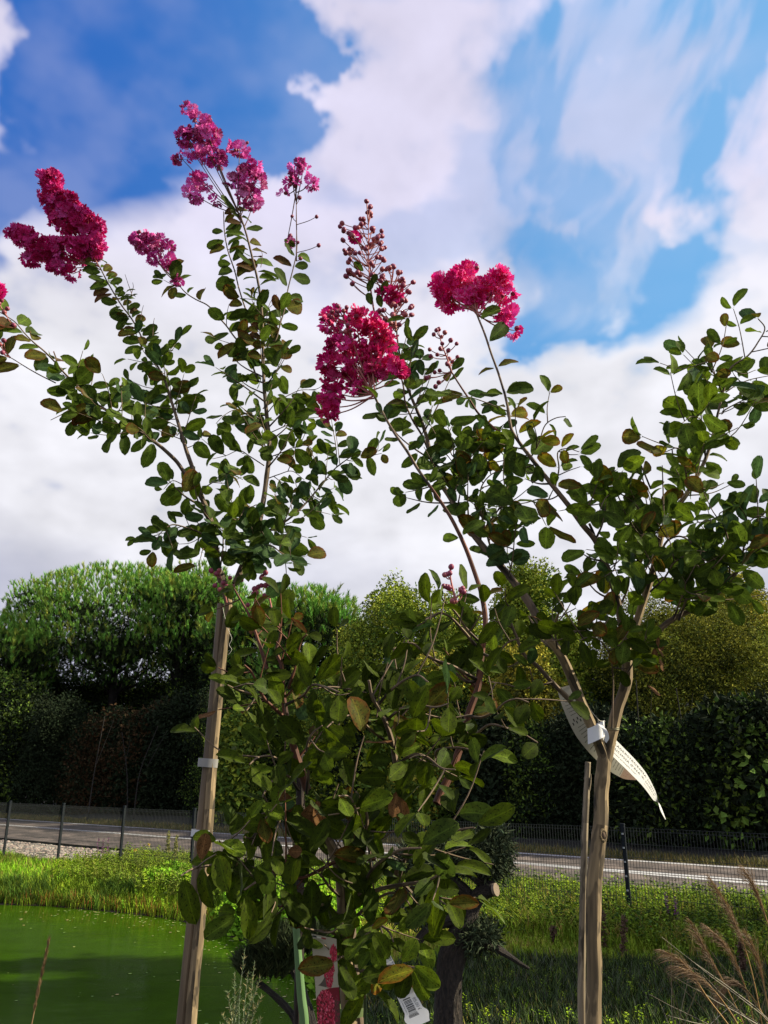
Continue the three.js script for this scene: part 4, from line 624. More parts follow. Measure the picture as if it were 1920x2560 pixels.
  s(2.48, 2.55, .003, .002, 'A', { leaf: [.03, .97], gap: .024, mix: 'top', size: .056 }, 1545, 1560, 1490, 1450, 1420, 1250, 1390, 1130, 1350, 1010, 1330, 900, 1325, 780);
  s(2.42, 2.38, .0032, .0014, 'B', { leaf: [0, .62], gap: .026, mix: 'top', size: .055, twigs: 2, twig: [0, .25], tl: .07 }, 25, 1060, 60, 960, 90, 950, 120, 850, 150, 750, 165, 650, 200, 510, 218, 420, 215, 250, 215, 100, 212, 0);
  T.panicle(lastPt(T), 'B', 2.38, [[190, 20, 35, 40, .7], [140, 80, 22, 26, .7], [255, -60, 30, 30], [295, 15, 45, 32], [205, -80, 40, 30, .7], [240, -95, 30, 26], [160, 365, 22, 26, .6], [190, -10, 30, 25]], magenta, { buds: .2, stalk: calyxM });
  { const b = (x, y) => [trace('B', 2.38, 2.38, x, y)[0], rr(.0062, .0085, T.f)]; T.buds(trace('B', 2.38, 2.38, 215, 480, 217, 330, 215, 130), [b(335, 218), b(348, 388), b(240, 465), b(225, 370), b(190, 215), b(235, 105), b(180, 330)], { stalk: calyxM }); }
  s(2.4, 2.5, .0045, .0018, 'D', { leaf: [.35, 1], gap: .03, twigs: 13, twig: [.1, .9], tl: .12, mix: 'cool', size: .05 }, 30, 900, 100, 870, 200, 800, 280, 720, 380, 600, 450, 520, 530, 460);
  s(2.5, 2.45, .002, .001, 'D', { leaf: [.1, 1], gap: .03, mix: 'cool', size: .05, twigs: 2, tl: .06 }, 450, 520, 560, 445, 640, 450, 720, 435);
  s(2.5, 2.55, .002, .001, 'D', { leaf: [.15, 1], gap: .032, mix: 'cool', size: .048 }, 455, 515, 450, 400, 432, 290, 420, 215);
  // low twigs at the fork
  s(2.4, 2.3, .0035, .0012, 'C', { leaf: [.35, 1], gap: .027, twigs: 6, tl: .09, mix: 'cool', size: .05 }, 1265, 1560, 1190, 1500, 1110, 1470, 1020, 1450, 960, 1490, 925, 1540);
  s(2.4, 2.32, .002, .001, 'C', { leaf: [.5, 1], gap: .03, mix: 'cool', size: .048 }, 1270, 1640, 1210, 1590, 1190, 1640, 1175, 1690);
  s(2.4, 2.25, .003, .0012, 'C', { leaf: [.2, 1], gap: .024, twigs: 8, tl: .1, mix: 'low', size: .05 }, 1300, 1740, 1320, 1600, 1330, 1480, 1400, 1370, 1480, 1340);
  s(2.4, 2.25, .003, .0012, 'C', { leaf: [.1, 1], gap: .024, twigs: 9, tl: .1, mix: 'cool', size: .052 }, 1420, 1740, 1500, 1600, 1580, 1500, 1660, 1460, 1700, 1400);
  s(2.4, 2.2, .003, .0012, 'D', { leaf: [.1, 1], gap: .024, twigs: 7, tl: .1, mix: 'cool', size: .052 }, -110, 1080, -20, 1010, 60, 980, 130, 1030, 200, 1080);
  s(2.36, 2.42, .002, .001, 'C', { leaf: [.3, 1], gap: .028, mix: 'low', size: .052 }, 1150, 1230, 1080, 1210, 1020, 1190, 970, 1240);
  s(2.4, 2.3, .002, .001, 'C', { leaf: [.25, 1], gap: .028, mix: 'low', size: .05, twigs: 2, tl: .08 }, 1180, 1250, 1260, 1200, 1330, 1160, 1400, 1110);
  s(2.45, 2.35, .002, .001, 'C', { leaf: [.3, 1], gap: .03, mix: 'low', size: .052, twigs: 2, tl: .09 }, 1585, 880, 1480, 810, 1400, 770, 1330, 800, 1280, 850);
  s(2.45, 2.35, .002, .001, 'C', { leaf: [.3, 1], gap: .03, mix: 'low', size: .05, twigs: 2, tl: .08 }, 1565, 1100, 1480, 1045, 1420, 1010, 1340, 1040, 1260, 1060);
  s(2.45, 2.5, .002, .001, 'D', { leaf: [.3, 1], gap: .03, mix: 'low', size: .052, twigs: 3, tl: .09 }, 45, 320, 110, 290, 180, 260, 260, 230, 350, 220);
  s(2.45, 2.5, .002, .001, 'D', { leaf: [.25, 1], gap: .03, mix: 'low', size: .05, twigs: 3, tl: .08 }, 50, 460, 130, 430, 200, 400, 280, 390, 340, 440);
  s(2.45, 2.5, .002, .001, 'D', { leaf: [.25, 1], gap: .03, mix: 'low', size: .05, twigs: 2, tl: .08 }, 30, 590, 110, 560, 190, 540, 260, 590);
  s(2.45, 2.5, .002, .001, 'D', { leaf: [.3, 1], gap: .03, mix: 'top', size: .06, twigs: 2, tl: .09 }, 40, 200, 100, 130, 170, 90, 240, 60, 330, 60);
  // red buds at the fork and at the left edge
  { const b = (x, y) => [trace('F', 2.3, 2.3, x, y)[0], rr(.0065, .0085, T.f)]; T.buds(trace('F', 2.35, 2.3, 395, 370, 380, 300, 360, 220), [b(305, 185), b(325, 270), b(355, 295), b(375, 255), b(395, 275), b(415, 225), b(335, 200), b(350, 180), b(430, 275), b(300, 180), b(460, 255), b(480, 235)]); T.buds(trace('F', 2.35, 2.3, 545, 440, 570, 330, 585, 260), [b(560, 290), b(580, 280), b(570, 310), b(600, 270), b(555, 320), b(520, 385)]); T.buds(trace('F', 2.3, 2.3, 660, 400, 640, 300, 625, 230), [b(605, 215), b(625, 195), b(640, 235), b(650, 265), b(625, 270), b(600, 225), b(620, 330)]); }
  { const b = (x, y) => [trace('C', 2.12, 2.12, x, y)[0], rr(.0065, .0085, T.f)]; T.buds(trace('C', 2.12, 2.12, 40, 215, 5, 160, -20, 100), [b(44, 170), b(8, 122), b(25, 190), b(-5, 140), b(80, 268)]); T.buds(trace('C', 2.15, 2.15, 60, 460, 10, 400, -20, 370), [b(22, 358), b(15, 430), b(-2, 380)]); }
  T.panicle(() => trace('C', 2.12, 2.12, -20, 130)[0], 'C', 2.12, [[5, 75, 32, 38], [-20, 40, 35, 40], [-50, 90, 40, 50]], hot, { buds: .1 });
  // bare twiglets
  const bare = [['A', 785, 1280, 760, 1210, 740, 1150], ['A', 780, 1260, 790, 1225, 786, 1200], ['C', 830, 290, 840, 190, 850, 150], ['C', 905, 330, 910, 250, 915, 225], ['C', 1000, 440, 1040, 390, 1050, 375], ['A', 1575, 1440, 1600, 1320, 1640, 1270], ['A', 1575, 1400, 1595, 1350, 1650, 1310], ['A', 1545, 1110, 1555, 1040, 1548, 1010]];
  part('bare_twigs', joined(bare.map(([k, ...xy]) => tube(trace(k, 2.42, 2.4, ...xy), 0.0013, 0.0007, { sides: 4 }))), twigM, T.g);
  T.finish();
}
// ---- right tree: forked trunk with the paper label
{
  const Z = 1.8, foot = at(1484, 2560, Z); foot.y = height(foot.x, foot.z);
  const T = new Plant('crape_myrtle', 'crape myrtle with a forked trunk carrying a white band and a paper label', foot, 701, 2.1, 1.42, 0.53);
  const stem = [[1484, 2560], [1486, 2440], [1483, 2330], [1486, 2200], [1496, 2110], [1502, 2060], [1503, 1980], [1509, 1920], [1512, 1888]].map(([u, v]) => at(u, v, Z));
  part('trunk', tube([foot, ...stem], 0.0158, 0.0152, { sides: 18, bump: 0.12, per: 9, rad: (t, l) => 1 + 0.09 * Math.exp(-Math.pow((t - 0.83) / 0.03, 2)) + 0.06 * Math.exp(-Math.pow((t - 0.6) / 0.03, 2)) - 0.12 * sstep(0.94, 1, t) }), bark1, T.g);
  { const c = at(1507, 2088, Z - .012), g = new THREE.SphereGeometry(1, 12, 8); g.scale(.006, .009, .006); g.translate(c.x, c.y, c.z); part('knot', g, std(.12, .08, .05, .95), T.g); const r = new THREE.TorusGeometry(.0085, .0032, 6, 14); r.scale(.8, 1.25, 1); r.rotateY(.35); r.translate(c.x, c.y, c.z + .002); part('knot_rim', r, bark1, T.g); }
  const s = (z0, z1, r0, r1, k, o, ...xy) => T.shoot(trace(k, z0, z1, ...xy), r0, r1, o);
  // left limb from the fork
  s(Z, 1.78, .0125, .0098, 'G', { mat: bark1, twigs: 5, tl: .08, twig: [.75, 1], mix: 'warm', size: .045 }, 692, 880, 684, 800, 640, 690, 590, 570, 540, 450, 490, 330, 430, 200, 370, 120, 320, 30);
  s(1.78, 1.95, .0098, .0045, 'D', { twigs: 16, tl: .13, twig: [.22, .98], mix: 'cool', size: .05, leaf: [.72, 1], gap: .026 }, 1673, 1453, 1560, 1270, 1450, 1130, 1350, 1020, 1200, 830, 1130, 700, 1060, 590, 1020, 480, 990, 350, 960, 250);
  s(1.95, 2.0, .0045, .0022, 'B', { twigs: 12, tl: .11, twig: [0, .7], mix: 'cool', size: .048, leaf: [0, .75], gap: .026 }, 960, 1435, 915, 1330, 870, 1220, 850, 1150, 830, 1050, 815, 950, 805, 830);
  s(1.95, 1.9, .003, .0018, 'D', { twigs: 9, tl: .1, mix: 'cool', size: .05, leaf: [.1, 1], gap: .028 }, 1010, 450, 960, 330, 900, 230, 860, 130, 850, 40, 815, -90, 770, -220, 740, -330);
  s(1.9, 1.85, .003, .001, 'D', { twigs: 12, tl: .12, mix: 'cool', size: .05, leaf: [.1, 1], gap: .026 }, 1130, 700, 1180, 600, 1200, 520, 1130, 430, 1150, 380);
  s(1.9, 1.8, .003, .001, 'D', { twigs: 12, tl: .11, mix: 'cool', size: .046, leaf: [.1, 1], gap: .026 }, 1390, 1070, 1340, 900, 1310, 780, 1310, 640, 1370, 560, 1460, 530);
  s(1.9, 1.75, .0025, .001, 'D', { twigs: 8, tl: .09, mix: 'cool', size: .045, leaf: [.15, 1], gap: .028 }, 1330, 880, 1390, 800, 1440, 740, 1500, 710);
  s(1.8, 1.7, .002, .001, 'E', { twigs: 5, tl: .08, mix: 'cool', size: .044, leaf: [.25, 1], gap: .032 }, 120, 1640, 145, 1540, 155, 1430, 165, 1330);
  s(1.95, 1.9, .002, .001, 'D', { twigs: 5, tl: .08, mix: 'cool', size: .05, leaf: [.1, 1], gap: .026 }, 990, 380, 1060, 420, 1140, 410, 1200, 340, 1290, 340);
  // second limb, bending left low down
  s(1.78, 1.7, .0065, .002, 'G', { twigs: 4, tl: .08, twig: [.55, 1], mix: 'warm', size: .045 }, 560, 565, 470, 460, 380, 370, 290, 270, 210, 200, 170, 100, 130, 0, 120, -90);
  s(1.75, 1.7, .003, .001, 'G', { twigs: 2, tl: .07, mix: 'cool', size: .045 }, 380, 370, 300, 390, 200, 405, 100, 380, 0, 365);
  // right limb
  s(Z, 1.8, .0135, .0115, 'G', { mat: bark1 }, 690, 880, 706, 800, 727, 700, 745, 620, 770, 520, 800, 440, 825, 330, 820, 200, 815, 100, 800, -20);
  s(1.8, 1.75, .0098, .0052, 'E', { twigs: 10, tl: .1, twig: [.05, .95], mix: 'sunny', size: .05 }, 835, 2130, 800, 1950, 770, 1800, 740, 1680, 690, 1550, 640, 1430, 560, 1330, 480, 1220, 400, 1120, 320, 1020);
  s(1.75, 1.8, .0052, .003, 'E', { twigs: 16, tl: .13, twig: [0, .8], mix: 'sunny', size: .052, leaf: [.2, 1], gap: .03 }, 320, 1020, 250, 930, 190, 850, 140, 770, 120, 650, 100, 560);
  s(1.8, 1.85, .003, .0024, 'E', { leaf: [.02, .8], gap: .04, mix: 'top', size: .062, wild: .7 }, 100, 560, 60, 430, 20, 320, -20, 200, -60, 100, -85, 30);
  T.panicle(lastPt(T), 'B', 1.86, [[1080, 660, 70, 70], [1060, 620, 50, 40], [1180, 590, 75, 70], [1250, 545, 80, 55], [1290, 640, 95, 65], [1420, 590, 75, 65], [1460, 680, 58, 60], [1140, 720, 85, 45], [1230, 690, 70, 50], [1370, 650, 60, 60], [1475, 795, 42, 34], [1450, 840, 30, 24, .8], [1495, 890, 40, 28], [1290, 725, 30, 30, .7]], hot, { buds: .1 });
  s(1.78, 1.9, .0035, .002, 'B', { leaf: [.1, .98], gap: .04, mix: 'cool', size: .055, twigs: 2, tl: .08, mat: redBark }, 1500, 1560, 1400, 1480, 1300, 1390, 1240, 1300, 1180, 1210, 1130, 1130);
  { const B = [[1060, 885], [1030, 915], [1095, 905], [1080, 970], [1130, 950], [1165, 970], [1070, 1000], [1005, 1005], [1010, 1045], [1050, 1035], [1115, 1010], [1170, 1050], [1120, 1060], [1110, 1090], [1180, 1085], [1035, 1140], [1065, 1130], [1000, 1170], [985, 1175], [1060, 1200], [1040, 1225], [1140, 1080], [1075, 930], [1045, 890]]; T.buds(trace('B', 1.9, 1.92, 1135, 1140, 1110, 1060, 1080, 980, 1058, 900), B.map(([x, y]) => [trace('B', 1.92 + rr(-.03, .03, T.f), 1.9, x, y)[0], rr(.0056, .0072, T.f)])); }
  // the tall panicle of buds
  {
    const f = T.f, L = [], add = (x, y, j) => { const n = f() < .5 ? 3 : 2; for (let q = 0; q < n; q++) L.push([trace('B', 1.95 + rr(-.04, .04, f), 1.95, x + rr(-j, j, f), y + rr(-j, j, f))[0], rr(.0058, .0082, f)]); };
    [[630, 130, 8], [640, 165, 16], [600, 215, 18], [660, 215, 20], [640, 200, 12], [475, 270, 12], [490, 300, 10], [580, 285, 18], [610, 270, 14], [680, 300, 18], [710, 310, 16], [540, 330, 18], [495, 355, 10], [600, 350, 14], [690, 350, 16], [720, 345, 14], [650, 385, 18], [710, 375, 14], [510, 420, 14], [540, 420, 14], [625, 410, 18], [725, 415, 16], [580, 440, 18], [535, 475, 16], [640, 400, 10], [700, 470, 12], [742, 480, 14], [670, 500, 14], [735, 520, 12], [550, 560, 20], [520, 545, 12], [515, 580, 10], [545, 620, 8], [580, 555, 16], [665, 560, 14], [790, 520, 12], [830, 550, 14], [765, 530, 10], [730, 575, 18], [760, 625, 14], [850, 590, 14], [820, 600, 14], [905, 612, 7], [880, 655, 12], [860, 630, 12], [710, 600, 12], [855, 710, 16], [820, 740, 18], [780, 720, 18], [895, 750, 8], [850, 800, 14], [900, 800, 10], [770, 790, 18], [740, 760, 16], [715, 820, 14], [770, 850, 18], [820, 860, 12], [745, 830, 14], [700, 780, 10]].forEach((q) => add(...q));
    const half = L.filter((q, i) => true);
    T.buds(trace('B', 1.95, 1.97, 690, 860, 660, 680, 648, 560, 642, 400, 642, 260, 632, 140), half.filter(([p]) => true).slice(0, Math.round(L.length * .55)));
    T.buds(trace('B', 1.95, 1.97, 805, 900, 800, 800, 790, 690, 780, 600, 790, 525), half.slice(Math.round(L.length * .55)));
    T.panicle(() => trace('B', 1.95, 1.95, 780, 760)[0], 'B', 1.95, [[750, 690, 55, 32], [800, 670, 40, 28], [565, 335, 14, 12, .6]], ruby, { buds: .1 });
    for (const [x, y, dx, dy] of [[640, 640, .2, 1], [665, 715, -.4, 1], [620, 510, -.6, .5], [715, 640, .4, .8], [660, 600, .3, 1], [725, 730, -.3, .8]]) { const [p] = trace('B', 1.93, 1.93, x, y + 30); T.leaf(p, V(dx, dy, .1), TOCAM(p).addScaledVector(rdir(f), .4), .04, 'dark'); }
  }
  // big right limbs
  s(1.8, 1.85, .0095, .0032, 'E', { mat: bark1, twigs: 24, tl: .13, twig: [.12, .98], mix: 'sunny', size: .048, leaf: [.5, 1], gap: .027 }, 850, 2000, 900, 1850, 950, 1700, 1000, 1520, 1040, 1350, 1100, 1250, 1170, 1160, 1230, 1060, 1290, 940, 1320, 850, 1350, 720);
  s(1.85, 1.8, .0032, .0014, 'E', { twigs: 12, tl: .13, twig: [0, .9], mix: 'low', size: .05, leaf: [0, 1], gap: .024 }, 1350, 720, 1380, 600, 1410, 480, 1440, 400, 1540, 330, 1600, 250, 1640, 165, 1600, 110);
  s(1.85, 1.75, .002, .001, 'E', { leaf: [.1, 1], gap: .024, mix: 'low', size: .05, twigs: 5, tl: .09 }, 1390, 560, 1340, 440, 1300, 380, 1280, 330);
  s(1.85, 1.9, .002, .001, 'E', { leaf: [.2, 1], gap: .026, mix: 'low', size: .052, twigs: 3, tl: .08 }, 1390, 660, 1440, 630, 1520, 590, 1600, 560, 1680, 570);
  s(1.85, 1.9, .002, .001, 'E', { leaf: [.2, 1], gap: .026, mix: 'low', size: .05, twigs: 3, tl: .08 }, 1410, 545, 1480, 500, 1560, 470, 1660, 450);
  s(1.82, 1.7, .0025, .001, 'E', { leaf: [.1, 1], gap: .024, mix: 'sunny', size: .052, twigs: 8, tl: .1 }, 1290, 940, 1270, 800, 1270, 720, 1210, 690, 1150, 730);
  s(1.82, 1.7, .0025, .001, 'E', { leaf: [.2, 1], gap: .026, mix: 'sunny', size: .05, twigs: 6, tl: .1 }, 1190, 1140, 1160, 960, 1130, 880, 1050, 900);
  s(1.8, 1.7, .0025, .001, 'E', { leaf: [.2, 1], gap: .028, mix: 'sunny', size: .052, twigs: 6, tl: .1 }, 1040, 1350, 940, 1290, 860, 1200, 760, 1140, 700, 1170, 660, 1250);
  s(1.8, 1.65, .003, .001, 'E', { leaf: [.15, 1], gap: .024, mix: 'sunny', size: .053, twigs: 10, tl: .11 }, 1000, 1560, 1060, 1430, 1130, 1400, 1200, 1430, 1290, 1490, 1350, 1540);
  s(1.8, 1.7, .003, .001, 'E', { leaf: [.15, 1], gap: .026, mix: 'low', size: .05, twigs: 9, tl: .1 }, 960, 1660, 900, 1560, 840, 1480, 790, 1530, 720, 1600);
  s(1.8, 1.7, .0025, .001, 'E', { leaf: [.2, 1], gap: .026, mix: 'low', size: .05, twigs: 5, tl: .09 }, 780, 1820, 830, 1700, 830, 1620, 760, 1600, 690, 1640);
  s(1.8, 1.72, .0025, .001, 'E', { leaf: [.1, 1], gap: .024, mix: 'sunny', size: .05, twigs: 7, tl: .1 }, 1020, 1420, 960, 1380, 900, 1390, 830, 1290, 800, 1240);
  // low right limb
  s(1.8, 1.65, .0072, .002, 'E', { twigs: 16, tl: .13, twig: [.3, .98], lift: .5, mix: 'low', size: .052, leaf: [.6, 1], gap: .027 }, 870, 2110, 1000, 1970, 1080, 1900, 1200, 1840, 1300, 1790, 1400, 1700, 1450, 1640, 1530, 1530, 1620, 1420, 1720, 1340);
  s(1.7, 1.6, .0025, .001, 'E', { leaf: [.2, 1], gap: .026, mix: 'low', size: .054, twigs: 8, tl: .1 }, 1430, 1660, 1430, 1480, 1400, 1340, 1370, 1270, 1420, 1240);
  s(1.7, 1.6, .0025, .001, 'E', { leaf: [.2, 1], gap: .026, mix: 'low', size: .052, twigs: 7, tl: .1 }, 1500, 1560, 1520, 1440, 1540, 1330, 1600, 1280, 1680, 1300);
  s(1.75, 1.65, .003, .001, 'E', { leaf: [.4, 1], gap: .026, mix: 'low', size: .048, twigs: 6, tl: .1 }, 1130, 1900, 1180, 1750, 1190, 1600, 1240, 1530, 1320, 1560);
  s(1.75, 1.65, .0025, .001, 'E', { leaf: [.4, 1], gap: .028, mix: 'low', size: .046, twigs: 4, tl: .08 }, 1100, 1890, 1140, 1780, 1170, 1690, 1150, 1640);
  s(1.75, 1.65, .0025, .001, 'E', { leaf: [.3, 1], gap: .028, mix: 'low', size: .048, twigs: 4, tl: .09 }, 960, 1730, 1050, 1640, 1100, 1560, 1170, 1520, 1250, 1580, 1330, 1640);
  s(1.75, 1.6, .002, .001, 'E', { leaf: [.2, 1], gap: .026, mix: 'warm', size: .045, twigs: 6, tl: .08 }, 800, 1950, 730, 1900, 650, 1940, 560, 1960, 470, 1960);
  s(1.75, 1.6, .002, .001, 'G', { leaf: [.2, 1], gap: .026, mix: 'warm', size: .043, twigs: 6, tl: .08 }, 740, 330, 730, 240, 690, 150, 620, 100, 540, 120);
  s(1.75, 1.65, .002, .001, 'G', { leaf: [.2, 1], gap: .028, mix: 'warm', size: .043, twigs: 3, tl: .07 }, 410, 170, 400, 60, 440, -20, 520, -70);
  s(1.78, 1.7, .002, .001, 'G', { leaf: [.2, 1], gap: .028, mix: 'sunny', size: .042, twigs: 5, tl: .08 }, 830, 310, 890, 200, 930, 120, 960, 50);
  s(1.78, 1.7, .002, .001, 'E', { leaf: [.3, 1], gap: .03, mix: 'sunny', size: .05, twigs: 2, tl: .06 }, 530, 1290, 555, 1200, 585, 1110, 640, 1060, 700, 1020, 760, 1010);
  s(1.78, 1.7, .002, .001, 'E', { leaf: [.3, 1], gap: .028, mix: 'sunny', size: .046, twigs: 3, tl: .07 }, 400, 1100, 420, 1000, 415, 900, 470, 880, 540, 900);
  s(1.78, 1.7, .002, .001, 'E', { leaf: [.3, 1], gap: .028, mix: 'sunny', size: .05, twigs: 3, tl: .08 }, 250, 940, 300, 850, 340, 740, 400, 700, 460, 690);
  s(1.78, 1.7, .002, .001, 'E', { leaf: [.2, 1], gap: .03, mix: 'low', size: .06, twigs: 2, tl: .07 }, 430, 1150, 370, 1180, 300, 1180, 230, 1200, 170, 1210);
  // stubs, bare twigs and dead leaves
  const bare = [['E', 640, 1430, 620, 1370, 600, 1325], ['E', 965, 1120, 920, 1010, 880, 920, 860, 882], ['E', 1040, 1350, 1038, 1150, 1032, 980], ['G', 735, 640, 738, 520, 742, 380, 735, 260]];
  part('bare_twigs', joined(bare.map(([k, ...xy], i) => tube(trace(k, 1.78, 1.76, ...xy), i === 0 ? 0.004 : 0.0024, i === 0 ? 0.003 : 0.0012, { sides: 5 }))), bark2, T.g);
  for (const [x, y, dx, dy] of [[1000, 90, .1, -1], [985, 160, -.1, -1], [1010, 210, .3, -1], [995, 130, .2, -1], [940, 380, .8, -.6]]) { const [p] = trace('G', 1.72, 1.7, x, y); T.leaf(p, V(dx, dy, .1), rdir(T.f), .036, 'dead'); }
  T.finish();
}

// ---- the leafy shrub in the middle, with the tall fuchsia shoot
{
  const Z = 1.42, foot = at(880, 2560, Z); foot.y = height(foot.x, foot.z);
  const T = new Plant('crape_myrtle', 'leafy dark green crape myrtle shrub in the middle with one tall reddish fuchsia-flowered shoot', foot, 801, 2.6, 1.06, 0.33); T.slim = true;
  const s = (z0, z1, r0, r1, k, o, ...xy) => T.shoot(trace(k, z0, z1, ...xy), r0, r1, o), S = { mix: 'shrub', size: .058, gap: .03, wild: .6, face: .7 };
  part('trunk', tube([V(foot.x - .005, foot.y, foot.z), ...trace('Z', Z, Z, 765, 1800, 745, 1500, 735, 1300, 722, 1100, 715, 900, 705, 740, 690, 620, 650, 500, 590, 390, 540, 310)], .0125, .0082, { sides: 12, bump: .22, per: 6 }), bark1, T.g);
  T.shoot([V(foot.x + .02, foot.y, foot.z), ...trace('Z', Z + .04, Z + .05, 830, 1800, 800, 1500, 780, 1200, 770, 950, 790, 760)], .011, .006, { name: 'trunk', mat: bark2 });
  s(Z, 1.4, .0075, .004, 'F', { ...S, mat: redBark, twigs: 9, tl: .11, twig: [.1, .95] }, 870, 1480, 830, 1350, 790, 1220, 760, 1100, 735, 960, 725, 830);
  s(1.4, 1.42, .0042, .0018, 'F', { ...S, mat: redBark, twigs: 8, tl: .1, leaf: [.2, 1], mix: 'warm', size: .048 }, 725, 830, 720, 740, 690, 660, 715, 560, 700, 480, 680, 410);
  s(1.4, 1.45, .004, .0016, 'F', { ...S, mat: redBark, twigs: 7, tl: .1, leaf: [.3, 1], mix: 'warm', size: .048 }, 660, 840, 620, 720, 590, 620, 560, 530, 520, 430, 480, 360, 440, 290);
  s(1.4, 1.35, .0035, .0014, 'F', { ...S, mat: redBark, twigs: 7, tl: .1, leaf: [.2, 1], mix: 'warm', size: .05 }, 725, 1040, 670, 990, 620, 940, 580, 860, 540, 780, 500, 740);
  s(1.4, 1.35, .003, .0014, 'F', { ...S, mat: redBark, twigs: 6, tl: .09, leaf: [.2, 1], mix: 'warm', size: .048 }, 760, 880, 800, 760, 820, 660, 840, 590, 870, 560);
  s(1.4, 1.3, .003, .0012, 'F', { ...S, twigs: 5, tl: .1, leaf: [.2, 1] }, 620, 950, 560, 920, 500, 900, 440, 880, 400, 860);
  // reddish tall shoot on the right of the shrub
  s(1.5, 1.55, .0078, .0058, 'H', { ...S, mat: redBark, twigs: 6, tl: .1 }, 690, 850, 730, 760, 780, 660, 840, 480, 880, 320, 930, 180, 958, 50);
  s(1.55, 1.65, .0058, .0035, 'D', { ...S, mat: redBark, leaf: [.08, 1], gap: .05, size: .064, both: .95, wild: .45, mix: 'cool' }, 1285, 1840, 1318, 1600, 1335, 1420, 1310, 1260, 1285, 1180, 1220, 1000, 1150, 850, 1090, 750, 1000, 620);
  s(1.65, 1.75, .0035, .0026, 'D', { ...S, leaf: [0, .95], gap: .046, size: .06, mix: 'cool', twigs: 3, tl: .06, twig: [.5, .95], mat: bark2 }, 1000, 620, 930, 520, 870, 420, 800, 320, 730, 200, 680, 100, 650, 40);
  T.panicle(lastPt(T), 'B', 1.76, [[560, 810, 55, 42], [640, 830, 60, 48], [430, 800, 40, 32, .8], [420, 865, 60, 45], [700, 900, 78, 60], [750, 960, 60, 55], [580, 920, 70, 45, .7], [470, 1000, 70, 60], [560, 1030, 70, 55, .8], [660, 1040, 70, 60], [400, 1090, 50, 65], [480, 1110, 75, 55], [590, 1140, 75, 55, .8], [690, 1130, 75, 58], [790, 1110, 62, 52], [830, 1140, 36, 34], [440, 1190, 55, 50], [570, 1225, 52, 42, .8], [400, 1280, 42, 45], [450, 1260, 45, 42, .7], [405, 1350, 34, 45], [410, 1395, 34, 22]], ruby.concat([petal(0.78, 0.04, 0.2)]), { buds: .16, fd: .029 });
  { const b = (x, y) => [trace('B', 1.74, 1.74, x, y)[0], rr(.0052, .0066, T.f)]; T.buds(trace('B', 1.75, 1.75, 620, 1150, 540, 940, 490, 810, 470, 770), [b(462, 748), b(513, 755), b(495, 775), b(425, 780), b(458, 780), b(450, 800), b(530, 825), b(505, 900), b(520, 860), b(410, 805), b(540, 890), b(480, 905)]); }
  { const b = (x, y) => [trace('D', 1.5, 1.5, x, y)[0], rr(.0048, .0062, T.f)]; T.buds(trace('D', 1.5, 1.5, 1165, 1320, 1145, 1250, 1130, 1180, 1125, 1110), [b(1133, 1108), b(1110, 1150), b(1095, 1155), b(1105, 1225), b(1090, 1222), b(1190, 1245), b(1200, 1235), b(1140, 1310), b(1125, 1145), b(1120, 1230), b(1205, 1255)]); }
  // side shoots of the upper right half
  s(1.55, 1.42, .004, .0014, 'D', { ...S, leaf: [.1, 1], twigs: 5, tl: .1, size: .066 }, 1300, 1780, 1220, 1740, 1150, 1700, 1000, 1640, 900, 1560, 800, 1590, 740, 1610);
  s(1.55, 1.45, .004, .0014, 'D', { ...S, leaf: [.1, 1], twigs: 5, tl: .1, size: .066 }, 1320, 1620, 1250, 1540, 1200, 1480, 1120, 1400, 1060, 1380, 980, 1420);
  s(1.55, 1.5, .003, .0014, 'D', { ...S, leaf: [.2, 1], twigs: 3, tl: .09, size: .06 }, 1310, 1560, 1220, 1470, 1160, 1380, 1090, 1310, 1060, 1260);
  s(1.55, 1.48, .0035, .0014, 'O', { ...S, leaf: [.35, 1], twigs: 2, tl: .08, size: .062 }, 640, 1000, 560, 1010, 450, 930, 370, 870, 300, 840, 220, 780, 130, 740);
  s(1.55, 1.48, .003, .0014, 'O', { ...S, leaf: [.35, 1], twigs: 2, tl: .07, size: .06 }, 690, 780, 760, 800, 830, 750, 900, 680, 990, 650);
  s(1.52, 1.4, .003, .0012, 'H', { ...S, leaf: [.1, 1], twigs: 4, tl: .09, size: .062 }, 870, 330, 960, 340, 1040, 300, 1100, 250, 1170, 230, 1235, 250);
  s(1.52, 1.38, .003, .0012, 'H', { ...S, leaf: [.2, 1], twigs: 4, tl: .09, size: .064 }, 830, 480, 900, 460, 1000, 385, 1100, 400, 1190, 430, 1290, 490);
  s(1.5, 1.35, .003, .0012, 'H', { ...S, leaf: [.1, 1], twigs: 6, tl: .1, size: .066 }, 760, 690, 700, 620, 690, 540, 780, 520, 880, 530, 960, 570);
  // middle of the shrub
  s(1.42, 1.35, .006, .0025, 'H', { ...S, leaf: [.3, 1], twigs: 14, tl: .12 }, 490, 800, 455, 640, 430, 500, 400, 400, 350, 290, 310, 220, 290, 120);
  s(1.42, 1.3, .003, .0012, 'H', { ...S, leaf: [.1, 1], twigs: 6, tl: .1, size: .06 }, 420, 500, 320, 430, 240, 360, 180, 330, 100, 350, 40, 400);
  s(1.4, 1.32, .003, .0012, 'H', { ...S, leaf: [.1, 1], twigs: 6, tl: .1, size: .06 }, 330, 230, 240, 190, 150, 170, 60, 160, -40, 170);
  s(1.4, 1.3, .003, .0012, 'H', { ...S, leaf: [.1, 1], twigs: 6, tl: .1, size: .058 }, 350, 260, 420, 180, 500, 120, 580, 90, 640, 130);
  s(1.4, 1.25, .003, .0012, 'H', { ...S, leaf: [.15, 1], twigs: 6, tl: .1, size: .058, mix: 'warm' }, 390, 360, 480, 290, 570, 265, 680, 280, 760, 260);
